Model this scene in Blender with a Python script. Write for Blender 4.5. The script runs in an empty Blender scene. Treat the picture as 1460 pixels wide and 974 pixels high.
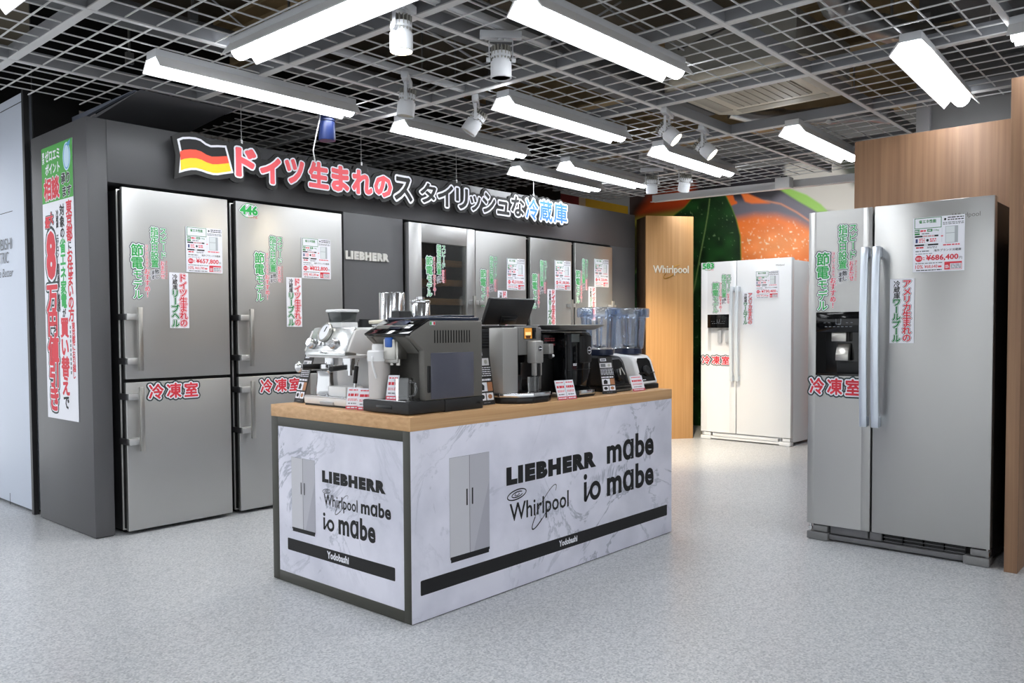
import bpy, bmesh, math, random
import numpy as np
from mathutils import Matrix, Vector, Euler
PI = math.pi
random.seed(7)
scene = bpy.context.scene
COL = scene.collection

# ------------------------------------------------------------------ camera
W, H = 1460, 974
F_PX, YAW, PITCH, ROLL, CY = 1174.92, math.radians(48.502), math.radians(2.0566), math.radians(-0.3222), 25.16
fw = Vector((math.sin(YAW) * math.cos(PITCH), math.cos(YAW) * math.cos(PITCH), -math.sin(PITCH)))
r0 = Vector((math.cos(YAW), -math.sin(YAW), 0)); u0 = r0.cross(fw)
rt = math.cos(ROLL) * r0 + math.sin(ROLL) * u0
up = -math.sin(ROLL) * r0 + math.cos(ROLL) * u0
cam = bpy.data.cameras.new('camera'); cam_o = bpy.data.objects.new('camera', cam); COL.objects.link(cam_o)
M = Matrix.Identity(4)
for i in range(3):
    M[i][0], M[i][1], M[i][2] = rt[i], up[i], -fw[i]
M.translation = (0, 0, 1.18)
cam_o.matrix_world = M
cam.sensor_width = 36; cam.lens = F_PX / W * 36; cam.shift_y = CY / W; cam.clip_end = 100; cam.clip_start = .05
scene.camera = cam_o

# ------------------------------------------------------------------ world, exposure
world = bpy.data.worlds.new('world'); scene.world = world; world.use_nodes = True
bg = world.node_tree.nodes['Background']; bg.inputs[0].default_value = (.93, .965, 1, 1); bg.inputs[1].default_value = 1.0
vs = scene.view_settings; vs.view_transform = 'Standard'; vs.look = 'None'; vs.gamma = 1; vs.use_curve_mapping = False
vs.exposure = .5
scene.cycles.use_denoising = True
scene.cycles.max_bounces = 8; scene.cycles.transparent_max_bounces = 12
scene.cycles.sample_clamp_indirect = 6
LAMP = 15.0          # strength of the tube lights

# ------------------------------------------------------------------ materials
MATS = {}
def srgb(c):
    def f(v):
        v /= 255.
        return v / 12.92 if v <= .04045 else ((v + .055) / 1.055) ** 2.4
    return tuple(f(v) for v in c) + (1,)
def mat(name, rgb, rough=.5, metal=0, spec=.5, emit=None, estr=0, alpha=1, trans=0, ior=1.45, bump=0, bscale=60, var=0, vscale=30, coat=0, aniso=0):
    if name in MATS: return MATS[name]
    m = bpy.data.materials.new(name); m.use_nodes = True; nt = m.node_tree; N = nt.nodes; L = nt.links
    b = N['Principled BSDF']; c = srgb(rgb)
    b.inputs['Base Color'].default_value = c; b.inputs['Roughness'].default_value = rough; b.inputs['Metallic'].default_value = metal
    b.inputs['Specular IOR Level'].default_value = spec; b.inputs['IOR'].default_value = ior
    b.inputs['Transmission Weight'].default_value = trans; b.inputs['Coat Weight'].default_value = coat; b.inputs['Alpha'].default_value = alpha
    if emit: b.inputs['Emission Color'].default_value = srgb(emit); b.inputs['Emission Strength'].default_value = estr
    tc = N.new('ShaderNodeTexCoord')
    if var:
        n = N.new('ShaderNodeTexNoise'); n.inputs['Scale'].default_value = vscale; L.new(tc.outputs['Object'], n.inputs['Vector'])
        mx = N.new('ShaderNodeMix'); mx.data_type = 'RGBA'; mx.inputs['A'].default_value = tuple(v * (1 - var) for v in c[:3]) + (1,); mx.inputs['B'].default_value = tuple(min(1, v * (1 + var)) for v in c[:3]) + (1,)
        L.new(n.outputs['Fac'], mx.inputs['Factor']); L.new(mx.outputs['Result'], b.inputs['Base Color'])
    if bump:
        n = N.new('ShaderNodeTexNoise'); n.inputs['Scale'].default_value = bscale; L.new(tc.outputs['Object'], n.inputs['Vector'])
        bp = N.new('ShaderNodeBump'); bp.inputs['Strength'].default_value = bump; bp.inputs['Distance'].default_value = .002
        L.new(n.outputs['Fac'], bp.inputs['Height']); L.new(bp.outputs['Normal'], b.inputs['Normal'])
    if aniso:
        b.inputs['Anisotropic'].default_value = aniso
        t = N.new('ShaderNodeTangent'); t.direction_type = 'RADIAL'; t.axis = 'Z'; L.new(t.outputs[0], b.inputs['Tangent']); b.inputs['Anisotropic Rotation'].default_value = .25
    MATS[name] = m
    return m
def ramp(N, stops):
    r = N.new('ShaderNodeValToRGB'); e = r.color_ramp.elements
    while len(e) < len(stops): e.new(.5)
    for k, (p, c) in enumerate(stops): e[k].position = p; e[k].color = srgb(c) if max(c) > 1 else tuple(c) + (1,)
    return r
def brushed(name, rgb, rough=.3, along='X', seed=0):
    m = mat(name, rgb, rough, .86, aniso=.45); nt = m.node_tree; N = nt.nodes; L = nt.links; b = N['Principled BSDF']
    tc = N.new('ShaderNodeTexCoord'); mp = N.new('ShaderNodeMapping'); mp.inputs['Scale'].default_value = {'X': (3, 3, 700), 'Z': (500, 500, 2)}[along]
    n = N.new('ShaderNodeTexNoise'); n.inputs['Scale'].default_value = 1; n.inputs['Detail'].default_value = 3
    L.new(tc.outputs['Object'], mp.inputs['Vector']); L.new(mp.outputs['Vector'], n.inputs['Vector'])
    mr = N.new('ShaderNodeMapRange'); mr.inputs['To Min'].default_value = rough - .06; mr.inputs['To Max'].default_value = rough + .08
    L.new(n.outputs['Fac'], mr.inputs['Value']); L.new(mr.outputs['Result'], b.inputs['Roughness'])
    return m
def wood(name, a, b_, rough=.45, axis='Z', scale=1.0):
    m = mat(name, a, rough); nt = m.node_tree; N = nt.nodes; L = nt.links; b = N['Principled BSDF']
    tc = N.new('ShaderNodeTexCoord'); mp = N.new('ShaderNodeMapping')
    s = {'Z': (38, 38, .9), 'X': (1.2, 22, 60), 'Y': (22, 1.2, 60)}[axis]; mp.inputs['Scale'].default_value = tuple(v * scale for v in s)
    n = N.new('ShaderNodeTexNoise'); n.inputs['Scale'].default_value = 1; n.inputs['Detail'].default_value = 6; n.inputs['Distortion'].default_value = .35
    L.new(tc.outputs['Object'], mp.inputs['Vector']); L.new(mp.outputs['Vector'], n.inputs['Vector'])
    r = ramp(N, [(.3, b_), (.5, tuple((p + q) / 2 for p, q in zip(a, b_))), (.7, a)])
    L.new(n.outputs['Fac'], r.inputs['Fac']); L.new(r.outputs['Color'], b.inputs['Base Color'])
    return m
def marble():
    m = mat('white_marble_print', (222, 222, 234), .35); nt = m.node_tree; N = nt.nodes; L = nt.links; b = N['Principled BSDF']
    tc = N.new('ShaderNodeTexCoord')
    n = N.new('ShaderNodeTexNoise'); n.inputs['Scale'].default_value = 2.1; n.inputs['Detail'].default_value = 7; n.inputs['Roughness'].default_value = .62; n.inputs['Distortion'].default_value = 1.6
    L.new(tc.outputs['Object'], n.inputs['Vector'])
    r = ramp(N, [(.0, (240, 240, 250)), (.478, (240, 240, 250)), (.5, (176, 180, 192)), (.522, (240, 240, 250)), (1, (240, 240, 247))])
    L.new(n.outputs['Fac'], r.inputs['Fac'])
    n2 = N.new('ShaderNodeTexNoise'); n2.inputs['Scale'].default_value = 3.4; n2.inputs['Detail'].default_value = 4; L.new(tc.outputs['Object'], n2.inputs['Vector'])
    r2 = ramp(N, [(.36, (206, 208, 218)), (.6, (246, 246, 252))]); L.new(n2.outputs['Fac'], r2.inputs['Fac'])
    n3 = N.new('ShaderNodeTexNoise'); n3.inputs['Scale'].default_value = 1.1; L.new(tc.outputs['Object'], n3.inputs['Vector'])
    r3 = ramp(N, [(.45, (0, 0, 0)), (.62, (1, 1, 1))]); L.new(n3.outputs['Fac'], r3.inputs['Fac'])
    mx0 = N.new('ShaderNodeMix'); mx0.data_type = 'RGBA'; mx0.inputs['A'].default_value = srgb((240, 240, 250)); L.new(r3.outputs['Color'], mx0.inputs['Factor']); L.new(r.outputs['Color'], mx0.inputs['B'])
    mx = N.new('ShaderNodeMix'); mx.data_type = 'RGBA'; mx.blend_type = 'MULTIPLY'; mx.inputs['Factor'].default_value = .55
    L.new(mx0.outputs['Result'], mx.inputs['A']); L.new(r2.outputs['Color'], mx.inputs['B']); L.new(mx.outputs['Result'], b.inputs['Base Color'])
    return m
def terrazzo():
    m = mat('speckled_floor_sheet', (180, 184, 190), .3); nt = m.node_tree; N = nt.nodes; L = nt.links; b = N['Principled BSDF']
    tc = N.new('ShaderNodeTexCoord')
    v = N.new('ShaderNodeTexVoronoi'); v.inputs['Scale'].default_value = 120; L.new(tc.outputs['Object'], v.inputs['Vector'])
    sp = N.new('ShaderNodeSeparateColor'); L.new(v.outputs['Color'], sp.inputs['Color'])
    r = ramp(N, [(0, (136, 141, 147)), (.18, (164, 168, 173)), (.42, (188, 190, 193)), (.7, (208, 209, 210)), (1, (222, 221, 217))]); r.color_ramp.interpolation = 'CONSTANT'
    L.new(sp.outputs[0], r.inputs['Fac'])
    n = N.new('ShaderNodeTexNoise'); n.inputs['Scale'].default_value = 130; n.inputs['Detail'].default_value = 2; L.new(tc.outputs['Object'], n.inputs['Vector'])
    r2 = ramp(N, [(.35, (162, 166, 172)), (.65, (218, 218, 217))]); L.new(n.outputs['Fac'], r2.inputs['Fac'])
    mx = N.new('ShaderNodeMix'); mx.data_type = 'RGBA'; mx.inputs['Factor'].default_value = .5; L.new(r.outputs['Color'], mx.inputs['A']); L.new(r2.outputs['Color'], mx.inputs['B'])
    L.new(mx.outputs['Result'], b.inputs['Base Color'])
    return m
def thin_glass(name, rgb, refl=.12, rough=.02, tint=.85, fres=.6, blend=.35):
    m = bpy.data.materials.new(name); m.use_nodes = True; nt = m.node_tree; N = nt.nodes; L = nt.links
    N.remove(N['Principled BSDF']); out = N['Material Output']
    t = N.new('ShaderNodeBsdfTransparent'); t.inputs[0].default_value = tuple(v * tint for v in srgb(rgb)[:3]) + (1,)
    g = N.new('ShaderNodeBsdfGlossy'); g.inputs['Roughness'].default_value = rough; g.inputs[0].default_value = (.9, .95, 1, 1)
    lw = N.new('ShaderNodeLayerWeight'); lw.inputs[0].default_value = blend
    ma = N.new('ShaderNodeMath'); ma.operation = 'MULTIPLY_ADD'; ma.inputs[1].default_value = fres; ma.inputs[2].default_value = refl
    mx = N.new('ShaderNodeMixShader'); L.new(lw.outputs['Fresnel'], ma.inputs[0]); L.new(ma.outputs[0], mx.inputs[0]); L.new(t.outputs[0], mx.inputs[1]); L.new(g.outputs[0], mx.inputs[2]); L.new(mx.outputs[0], out.inputs[0])
    MATS[name] = m
    return m

STEEL = brushed('brushed_steel', (184, 184, 182), .36)
STEELW = brushed('brushed_steel_light', (196, 196, 195), .35)
CHROME = mat('polished_chrome', (225, 226, 228), .1, 1)
SATIN = mat('satin_aluminium', (190, 188, 182), .32, 1)
DKSTEEL = mat('dark_bracket', (70, 70, 72), .4, .6)
BLACK = mat('black_plastic', (18, 18, 19), .35)
GLOSSB = mat('gloss_black', (8, 9, 12), .08)
SOFTB = mat('soft_black', (30, 31, 33), .5)
GASKET = mat('gasket_black', (12, 12, 12), .7)
WALLG = mat('charcoal_laminate', (84, 84, 86), .42, var=.03, vscale=90)
OLIVE = mat('dark_olive_frame', (62, 62, 55), .45)
WHITE = mat('white_plastic', (236, 236, 236), .35)
WHITEP = mat('white_enamel', (238, 240, 242), .22)
PAPER = mat('white_paper', (238, 239, 246), .6)
INK = mat('black_ink', (22, 22, 24), .6)
GREYINK = mat('grey_ink', (120, 122, 126), .6)
RED = mat('red_ink', (214, 52, 66), .6)
SIGNRED = mat('sign_red', (246, 98, 106), .55)
PINK = mat('pink_red_ink', (226, 84, 98), .6)
GREEN = mat('green_ink', (46, 172, 84), .6)
BGREEN = mat('banner_green', (64, 162, 60), .55)
BLUE = mat('sign_blue', (62, 124, 238), .55)
SIGNBLK = mat('sign_black', (38, 38, 38), .6)
OUTD = mat('sticker_outline', (44, 60, 62), .6)
OAK = wood('oak_worktop', (216, 176, 130), (192, 148, 102), .42, 'X')
WALNUT = wood('brown_wood_laminate', (150, 116, 88), (122, 92, 69), .5, 'Z')
LOAK = wood('pale_oak_laminate', (196, 150, 98), (178, 132, 82), .45, 'Z')
MARBLE = marble()
FLOOR = terrazzo()
LAMPW = mat('lamp_white', (205, 207, 210), .45)
GRIDM = mat('grid_wire_paint', (214, 214, 214), .5)
GRIDD = mat('channel_grey', (140, 142, 146), .5)
VOIDC = mat('void_concrete', (92, 84, 70), .9, var=.35, vscale=1.3)
VOIDB = mat('void_black', (16, 16, 17), .8)
TUBE = mat('tube_diffuser', (255, 255, 255), .5, emit=(246, 250, 255), estr=LAMP)

# ------------------------------------------------------------------ object helpers
def thing(name, label, cat, loc=(0, 0, 0), rotz=0, group=None):
    o = bpy.data.objects.new(name, None); COL.objects.link(o); o.empty_display_size = .1
    o.location = loc; o.rotation_euler = (0, 0, rotz); o['label'] = label; o['category'] = cat
    if group: o['group'] = group
    return o
def tag(o, label, cat, group=None):
    o['label'] = label; o['category'] = cat
    if group: o['group'] = group
    return o
def link(name, me, parent=None, loc=None, rot=None):
    o = bpy.data.objects.new(name, me); COL.objects.link(o)
    if parent: o.parent = parent
    if loc: o.location = loc
    if rot: o.rotation_euler = rot
    return o
def struct(o): o['kind'] = 'structure'; return o
def copy_tree(o, parent=None):
    c = o.copy(); COL.objects.link(c)
    if parent: c.parent = parent
    for ch in list(o.children): copy_tree(ch, c)
    return c

class MB:
    def __init__(s): s.bm = bmesh.new()
    def _mi(s, faces, mi):
        for f in faces: f.material_index = mi
    def box(s, x0, x1, y0, y1, z0, z1, bev=0, seg=2, mi=0, rot=None, piv=None):
        r = bmesh.ops.create_cube(s.bm, size=1); vs_ = r['verts']
        for v in vs_: v.co = Vector(((x0 + x1) / 2 + v.co.x * (x1 - x0), (y0 + y1) / 2 + v.co.y * (y1 - y0), (z0 + z1) / 2 + v.co.z * (z1 - z0)))
        fs = {f for v in vs_ for f in v.link_faces}
        if bev:
            ed = list({e for v in vs_ for e in v.link_edges})
            rr = bmesh.ops.bevel(s.bm, geom=ed, offset=bev, segments=seg, profile=.5, affect='EDGES'); vs_ = rr['verts']; fs = {f for v in vs_ for f in v.link_faces}
        s._mi(fs, mi)
        if rot is not None: bmesh.ops.rotate(s.bm, verts=list({v for f in fs for v in f.verts}), cent=piv or (0, 0, 0), matrix=rot)
        return s
    def prism(s, pts, axis, a, b, bev=0, seg=2, mi=0):
        def P(u, v, w): return {'X': (w, u, v), 'Y': (u, w, v), 'Z': (u, v, w)}[axis]
        A = [s.bm.verts.new(P(u, v, a)) for u, v in pts]; B = [s.bm.verts.new(P(u, v, b)) for u, v in pts]; n = len(pts)
        fs = [s.bm.faces.new(A), s.bm.faces.new(B[::-1])] + [s.bm.faces.new((A[i], B[i], B[(i + 1) % n], A[(i + 1) % n])) for i in range(n)]
        bmesh.ops.recalc_face_normals(s.bm, faces=fs)
        if bev:
            ed = list({e for f in fs for e in f.edges}); rr = bmesh.ops.bevel(s.bm, geom=ed, offset=bev, segments=seg, profile=.5, affect='EDGES'); fs = {f for v in rr['verts'] for f in v.link_faces}
        s._mi(fs, mi); return s
    def lathe(s, prof, c=(0, 0, 0), seg=32, mi=0, mtx=None, closed=False, sq=None):
        rings = []
        for r, z in prof:
            ring = []
            for k in range(seg):
                t = 2 * PI * k / seg; cx, cy = math.cos(t), math.sin(t)
                if sq:  # superellipse section
                    cx = math.copysign(abs(cx) ** sq, cx); cy = math.copysign(abs(cy) ** sq, cy)
                p = Vector((r * cx, r * cy, z))
                if mtx is not None: p = mtx @ p
                ring.append(s.bm.verts.new(p + Vector(c)))
            rings.append(ring)
        fs = []
        for i in range(len(rings) - 1):
            for k in range(seg): fs.append(s.bm.faces.new((rings[i][k], rings[i][(k + 1) % seg], rings[i + 1][(k + 1) % seg], rings[i + 1][k])))
        if not closed:
            if prof[0][0] > 1e-6: fs.append(s.bm.faces.new(rings[0][::-1]))
            if prof[-1][0] > 1e-6: fs.append(s.bm.faces.new(rings[-1]))
        s._mi(fs, mi); return s
    def cyl(s, p0, p1, r, seg=24, mi=0, r1=None):
        p0, p1 = Vector(p0), Vector(p1); d = p1 - p0; L = d.length
        q = d.to_track_quat('Z', 'Y').to_matrix()
        return s.lathe([(r, 0), (r if r1 is None else r1, L)], p0, seg, mi, q)
    def tube(s, path, r, seg=8, mi=0):
        pts = [Vector(p) for p in path]; prev = None; n = len(pts); fs = []; X = None
        for i, p in enumerate(pts):
            t = (pts[min(i + 1, n - 1)] - pts[max(i - 1, 0)]).normalized()
            if X is None: X = t.orthogonal().normalized()
            X = (X - t * X.dot(t)).normalized(); Y = t.cross(X)
            ring = [s.bm.verts.new(p + (X * math.cos(2 * PI * k / seg) + Y * math.sin(2 * PI * k / seg)) * r) for k in range(seg)]
            if prev: fs += [s.bm.faces.new((prev[k], prev[(k + 1) % seg], ring[(k + 1) % seg], ring[k])) for k in range(seg)]
            else: fs.append(s.bm.faces.new(ring[::-1]))
            prev = ring
        fs.append(s.bm.faces.new(prev)); s._mi(fs, mi); return s
    def sphere(s, c, r, mi=0, sc=(1, 1, 1), seg=20):
        rr = bmesh.ops.create_uvsphere(s.bm, u_segments=seg, v_segments=seg // 2, radius=r)
        for v in rr['verts']: v.co = Vector((v.co.x * sc[0], v.co.y * sc[1], v.co.z * sc[2])) + Vector(c)
        s._mi({f for v in rr['verts'] for f in v.link_faces}, mi); return s
    def quad(s, pts, mi=0):
        f = s.bm.faces.new([s.bm.verts.new(p) for p in pts]); f.material_index = mi; return s
    def mesh(s, name, mats, ang=35):
        me = bpy.data.meshes.new(name); s.bm.normal_update(); s.bm.to_mesh(me); s.bm.free()
        for m in (mats if isinstance(mats, (list, tuple)) else [mats]): me.materials.append(m)
        me.polygons.foreach_set('use_smooth', [True] * len(me.polygons)); me.set_sharp_from_angle(angle=math.radians(ang)); me.update()
        return me
    def build(s, name, mats, parent=None, loc=None, rot=None, ang=35): return link(name, s.mesh(name, mats, ang), parent, loc, rot)

# ------------------------------------------------------------------ lettering
_G = {}
def glyph(txt, bold=0.0, out=0.0, sp=1.0):
    """flat mesh of a string: verts, faces, bounding box (font units)"""
    k_ = (txt, bold, out, sp)
    if k_ in _G: return _G[k_]
    c = bpy.data.curves.new('t', 'FONT'); c.body = txt; c.size = 1; c.offset = bold; c.resolution_u = 4 if out == 0 else 2; c.space_character = sp
    o = bpy.data.objects.new('t', c); COL.objects.link(o)
    me = bpy.data.meshes.new_from_object(o.evaluated_get(bpy.context.evaluated_depsgraph_get()))
    V = [(v.co.x, v.co.y, 0.) for v in me.vertices]; Fc = [tuple(p.vertices) for p in me.polygons]
    bpy.data.objects.remove(o); bpy.data.curves.remove(c); bpy.data.meshes.remove(me)
    xs = [v[0] for v in V] or [0]; ys = [v[1] for v in V] or [0]; bb = (min(xs), max(xs), min(ys), max(ys))
    if out:      # rounded contour: one capsule round every outline edge, each a hair above the last
        cnt = {}
        for f in Fc:
            for a, b in zip(f, f[1:] + f[:1]): e = (min(a, b), max(a, b)); cnt[e] = cnt.get(e, 0) + 1
        E_ = [e for e, n in cnt.items() if n == 1]; NV, NF = [], []; key = {}
        for q, (a, b) in enumerate(E_):
            (x0, y0, _), (x1, y1, _) = V[a], V[b]; L = math.hypot(x1 - x0, y1 - y0)
            if L < 1e-5: continue
            t = math.atan2(y1 - y0, x1 - x0); n = len(NV); z = q / len(E_)
            for k in range(5): u = t + PI / 2 + PI * k / 4; NV.append((x0 + out * math.cos(u), y0 + out * math.sin(u), z))
            for k in range(5): u = t - PI / 2 + PI * k / 4; NV.append((x1 + out * math.cos(u), y1 + out * math.sin(u), z))
            NF.append(tuple(range(n, n + 10)))
        V, Fc = NV, NF
    _G[k_] = (V, Fc, bb)
    return _G[k_]
_b = glyph('国')[2]; EM = max(_b[1] - _b[0], _b[3] - _b[2]) * 1.06

class Print:
    """a flat print in its own x (right) / z (up) plane, facing -y; layers step towards the viewer"""
    STEP = .0004
    def __init__(s): s.V = []; s.F = []; s.MI = []; s.mats = []; s.base = 0
    def mi(s, m):
        if m not in s.mats: s.mats.append(m)
        return s.mats.index(m)
    def poly(s, pts, m, layer=0):
        n = len(s.V); y = -(s.base + layer * s.STEP); s.V += [(x, y, z) for x, z in pts]
        a = sum(pts[i][0] * pts[(i + 1) % len(pts)][1] - pts[(i + 1) % len(pts)][0] * pts[i][1] for i in range(len(pts)))
        idx = list(range(n, n + len(pts)))
        s.F.append(tuple(idx if a > 0 else idx[::-1])); s.MI.append(s.mi(m)); return s
    def rect(s, x0, z0, x1, z1, m, layer=0): return s.poly([(x0, z0), (x1, z0), (x1, z1), (x0, z1)], m, layer)
    def slab(s, x0, z0, x1, z1, m, th):
        n = len(s.V); s.V += [(x, y, z) for y in (0, th) for x, z in ((x0, z0), (x1, z0), (x1, z1), (x0, z1))]
        for f in ((0, 1, 2, 3), (7, 6, 5, 4), (0, 4, 5, 1), (1, 5, 6, 2), (2, 6, 7, 3), (3, 7, 4, 0)): s.F.append(tuple(n + i for i in f)); s.MI.append(s.mi(m))
        return s
    def ellipse(s, cx, cz, rx, rz, m, layer=0, n=28): return s.poly([(cx + rx * math.cos(2 * PI * k / n), cz + rz * math.sin(2 * PI * k / n)) for k in range(n)], m, layer)
    def ring(s, cx, cz, rx, rz, w, m, layer=0, n=36, rot=0, a0=0, a1=2 * PI):
        for k in range(n):
            q = []
            for t, d in ((k, 0), (k + 1, 0), (k + 1, 1), (k, 1)):
                a = a0 + (a1 - a0) * t / n; x, z = (rx - d * w) * math.cos(a), (rz - d * w) * math.sin(a)
                q.append((cx + x * math.cos(rot) - z * math.sin(rot), cz + x * math.sin(rot) + z * math.cos(rot)))
            s.poly(q, m, layer)
        return s
    def put(s, g, T, m, layer, zs=0):
        V, Fc, _ = g; n = len(s.V); y = -(s.base + layer * s.STEP)
        for x, yy, z in V:
            X, Z = T(x, yy); s.V.append((X, y - z * zs, Z))
        k = s.mi(m)
        for f in Fc: s.F.append(tuple(n + i for i in f)); s.MI.append(k)
    def text(s, txt, x0, x1, z0, z1, m, layer=1, bold=0.0, outs=(), shear=0, sp=1.0, crisp=False):
        """fit txt in the box; outs = [(width in em, material)] from outermost"""
        x_, X_, y_, Y_ = glyph(txt, 0, 0, sp)[2]; x_ -= bold; X_ += bold; y_ -= bold; Y_ += bold; sx = (x1 - x0) / (X_ - x_); sz = (z1 - z0) / (Y_ - y_)
        T = lambda x, y: (x0 + (x - x_) * sx + shear * (y - y_) * sz, z0 + (y - y_) * sz)
        for i, (w, om) in enumerate(outs): s.put(glyph(txt, 0, w, sp), T, om, layer + i, zs=.0001)
        k = layer + len(outs) + (1 if outs else 0)
        if bold > 0 and not crisp: s.put(glyph(txt, 0, bold, sp), T, m, k, zs=.0001); k += .3
        s.put(glyph(txt, bold if crisp else 0, 0, sp), T, m, k); return s
    def char(s, ch, cx, cz, size, m, layer=1, bold=0.0, outs=(), vert=True):
        x_, X_, y_, Y_ = glyph(ch, 0)[2]; k = size / EM; mx, my = (x_ + X_) / 2, (y_ + Y_) / 2
        if ch in 'ー' and vert: T = lambda x, y: (cx + (y - my) * k, cz - (x - mx) * k)
        else: T = lambda x, y: (cx + (x - mx) * k, cz + (y - my) * k)
        for i, (w, om) in enumerate(outs): s.put(glyph(ch, 0, w), T, om, layer + i, zs=.0001)
        top = layer + len(outs) + (1 if outs else 0)
        if bold > 0: s.put(glyph(ch, 0, bold), T, m, top, zs=.0001); top += .3
        s.put(glyph(ch), T, m, top); return s
    def column(s, txt, cx, ztop, size, m, layer=1, bold=.015, outs=(), pitch=None):
        p = pitch or size
        for i, ch in enumerate(txt):
            if ch != ' ': s.char(ch, cx, ztop - p * (i + .5), size, m, layer, bold, outs)
        return ztop - p * len(txt)
    def lines(s, x0, x1, z0, z1, n, m, layer=1, fill=.5, seed=0, words=True):
        R = random.Random(seed); h = (z1 - z0) / n
        for i in range(n):
            zz = z1 - h * (i + 1) + h * (1 - fill) / 2; x = x0
            if not words: s.rect(x0, zz, x1, zz + h * fill, m, layer); continue
            while x < x1 - .002:
                w = min(R.uniform(.006, .02), x1 - x); s.rect(x, zz, x + w, zz + h * fill, m, layer); x += w + R.uniform(.0015, .004)
        return s
    def mesh(s, name):
        me = bpy.data.meshes.new(name); me.from_pydata(s.V, [], s.F)
        for m in s.mats: me.materials.append(m)
        me.polygons.foreach_set('material_index', s.MI); me.update(); return me
    def build(s, name, parent=None, loc=None, rotz=0): return link(name, s.mesh(name), parent, loc, (0, 0, rotz))

# ================================================================== THE ROOM
struct(MB().box(-6, 9.6, -6, 7.6, -.1, 0).build('floor', FLOOR))
struct(MB().box(.2, 1.905, 5.86, 5.872, 0, .0008).build('trim_1', mat('floor_joint', (214, 216, 218), .5)))
struct(MB().box(-6, 9.6, -6, 7.6, 3.45, 3.6).build('ceiling', VOIDC))
struct(MB().box(6.9, 8.9, 5.9, 6.0, 0, 2.62).build('wall_back', mat('plain_grey_wall', (120, 118, 115), .7)))
struct(MB().box(2.23, 7.4, 5.80, 5.9, 0, 3.45).build('wall_left', VOIDB)); struct(MB().box(1.95, 2.23, 5.78, 5.80, 0, 3.45).build('trim_7', VOIDB))
struct(MB().box(5.84, 9.6, -6, 1.61, 0, 3.45).build('wall_right', mat('grey_dust_sheet', (118, 118, 118), .7, bump=1, bscale=4, var=.18, vscale=5)))
for k, (a, b, c, d) in enumerate([(-6, -5.9, -6, 7.6), (-5.9, 9.6, 7.5, 7.6), (-5.9, 6.5, -6, -5.9)]):
    struct(MB().box(a, b, c, d, 2.65, 3.45).build('trim_%d' % (k + 2), VOIDB))  # unseen dark bulkheads, added to keep world light out of the void
struct(MB().box(8.97, 9.6, 1.83, 7.5, 0, 3.45).build('wall_front', mat('plain_grey_wall', (120, 118, 115), .7)))

# coloured frieze over the far end of the display wall
fm = MB(); fm.box(6.9, 7.86, 5.885, 5.9, 2.3, 2.74, mi=0); fm.box(7.86, 7.99, 5.885, 5.9, 2.3, 2.74, mi=1); fm.box(7.99, 8.9, 5.885, 5.9, 2.3, 2.74, mi=2)
tag(fm.build('wall_frieze', [mat('frieze_red', (124, 38, 44), .6, var=.2, vscale=6), mat('frieze_cream', (206, 186, 158), .6), mat('frieze_yellow', (198, 158, 42), .6, var=.12, vscale=8)]),
    'red, cream and yellow painted frieze panel above far end of charcoal display wall', 'wall panel')

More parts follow.
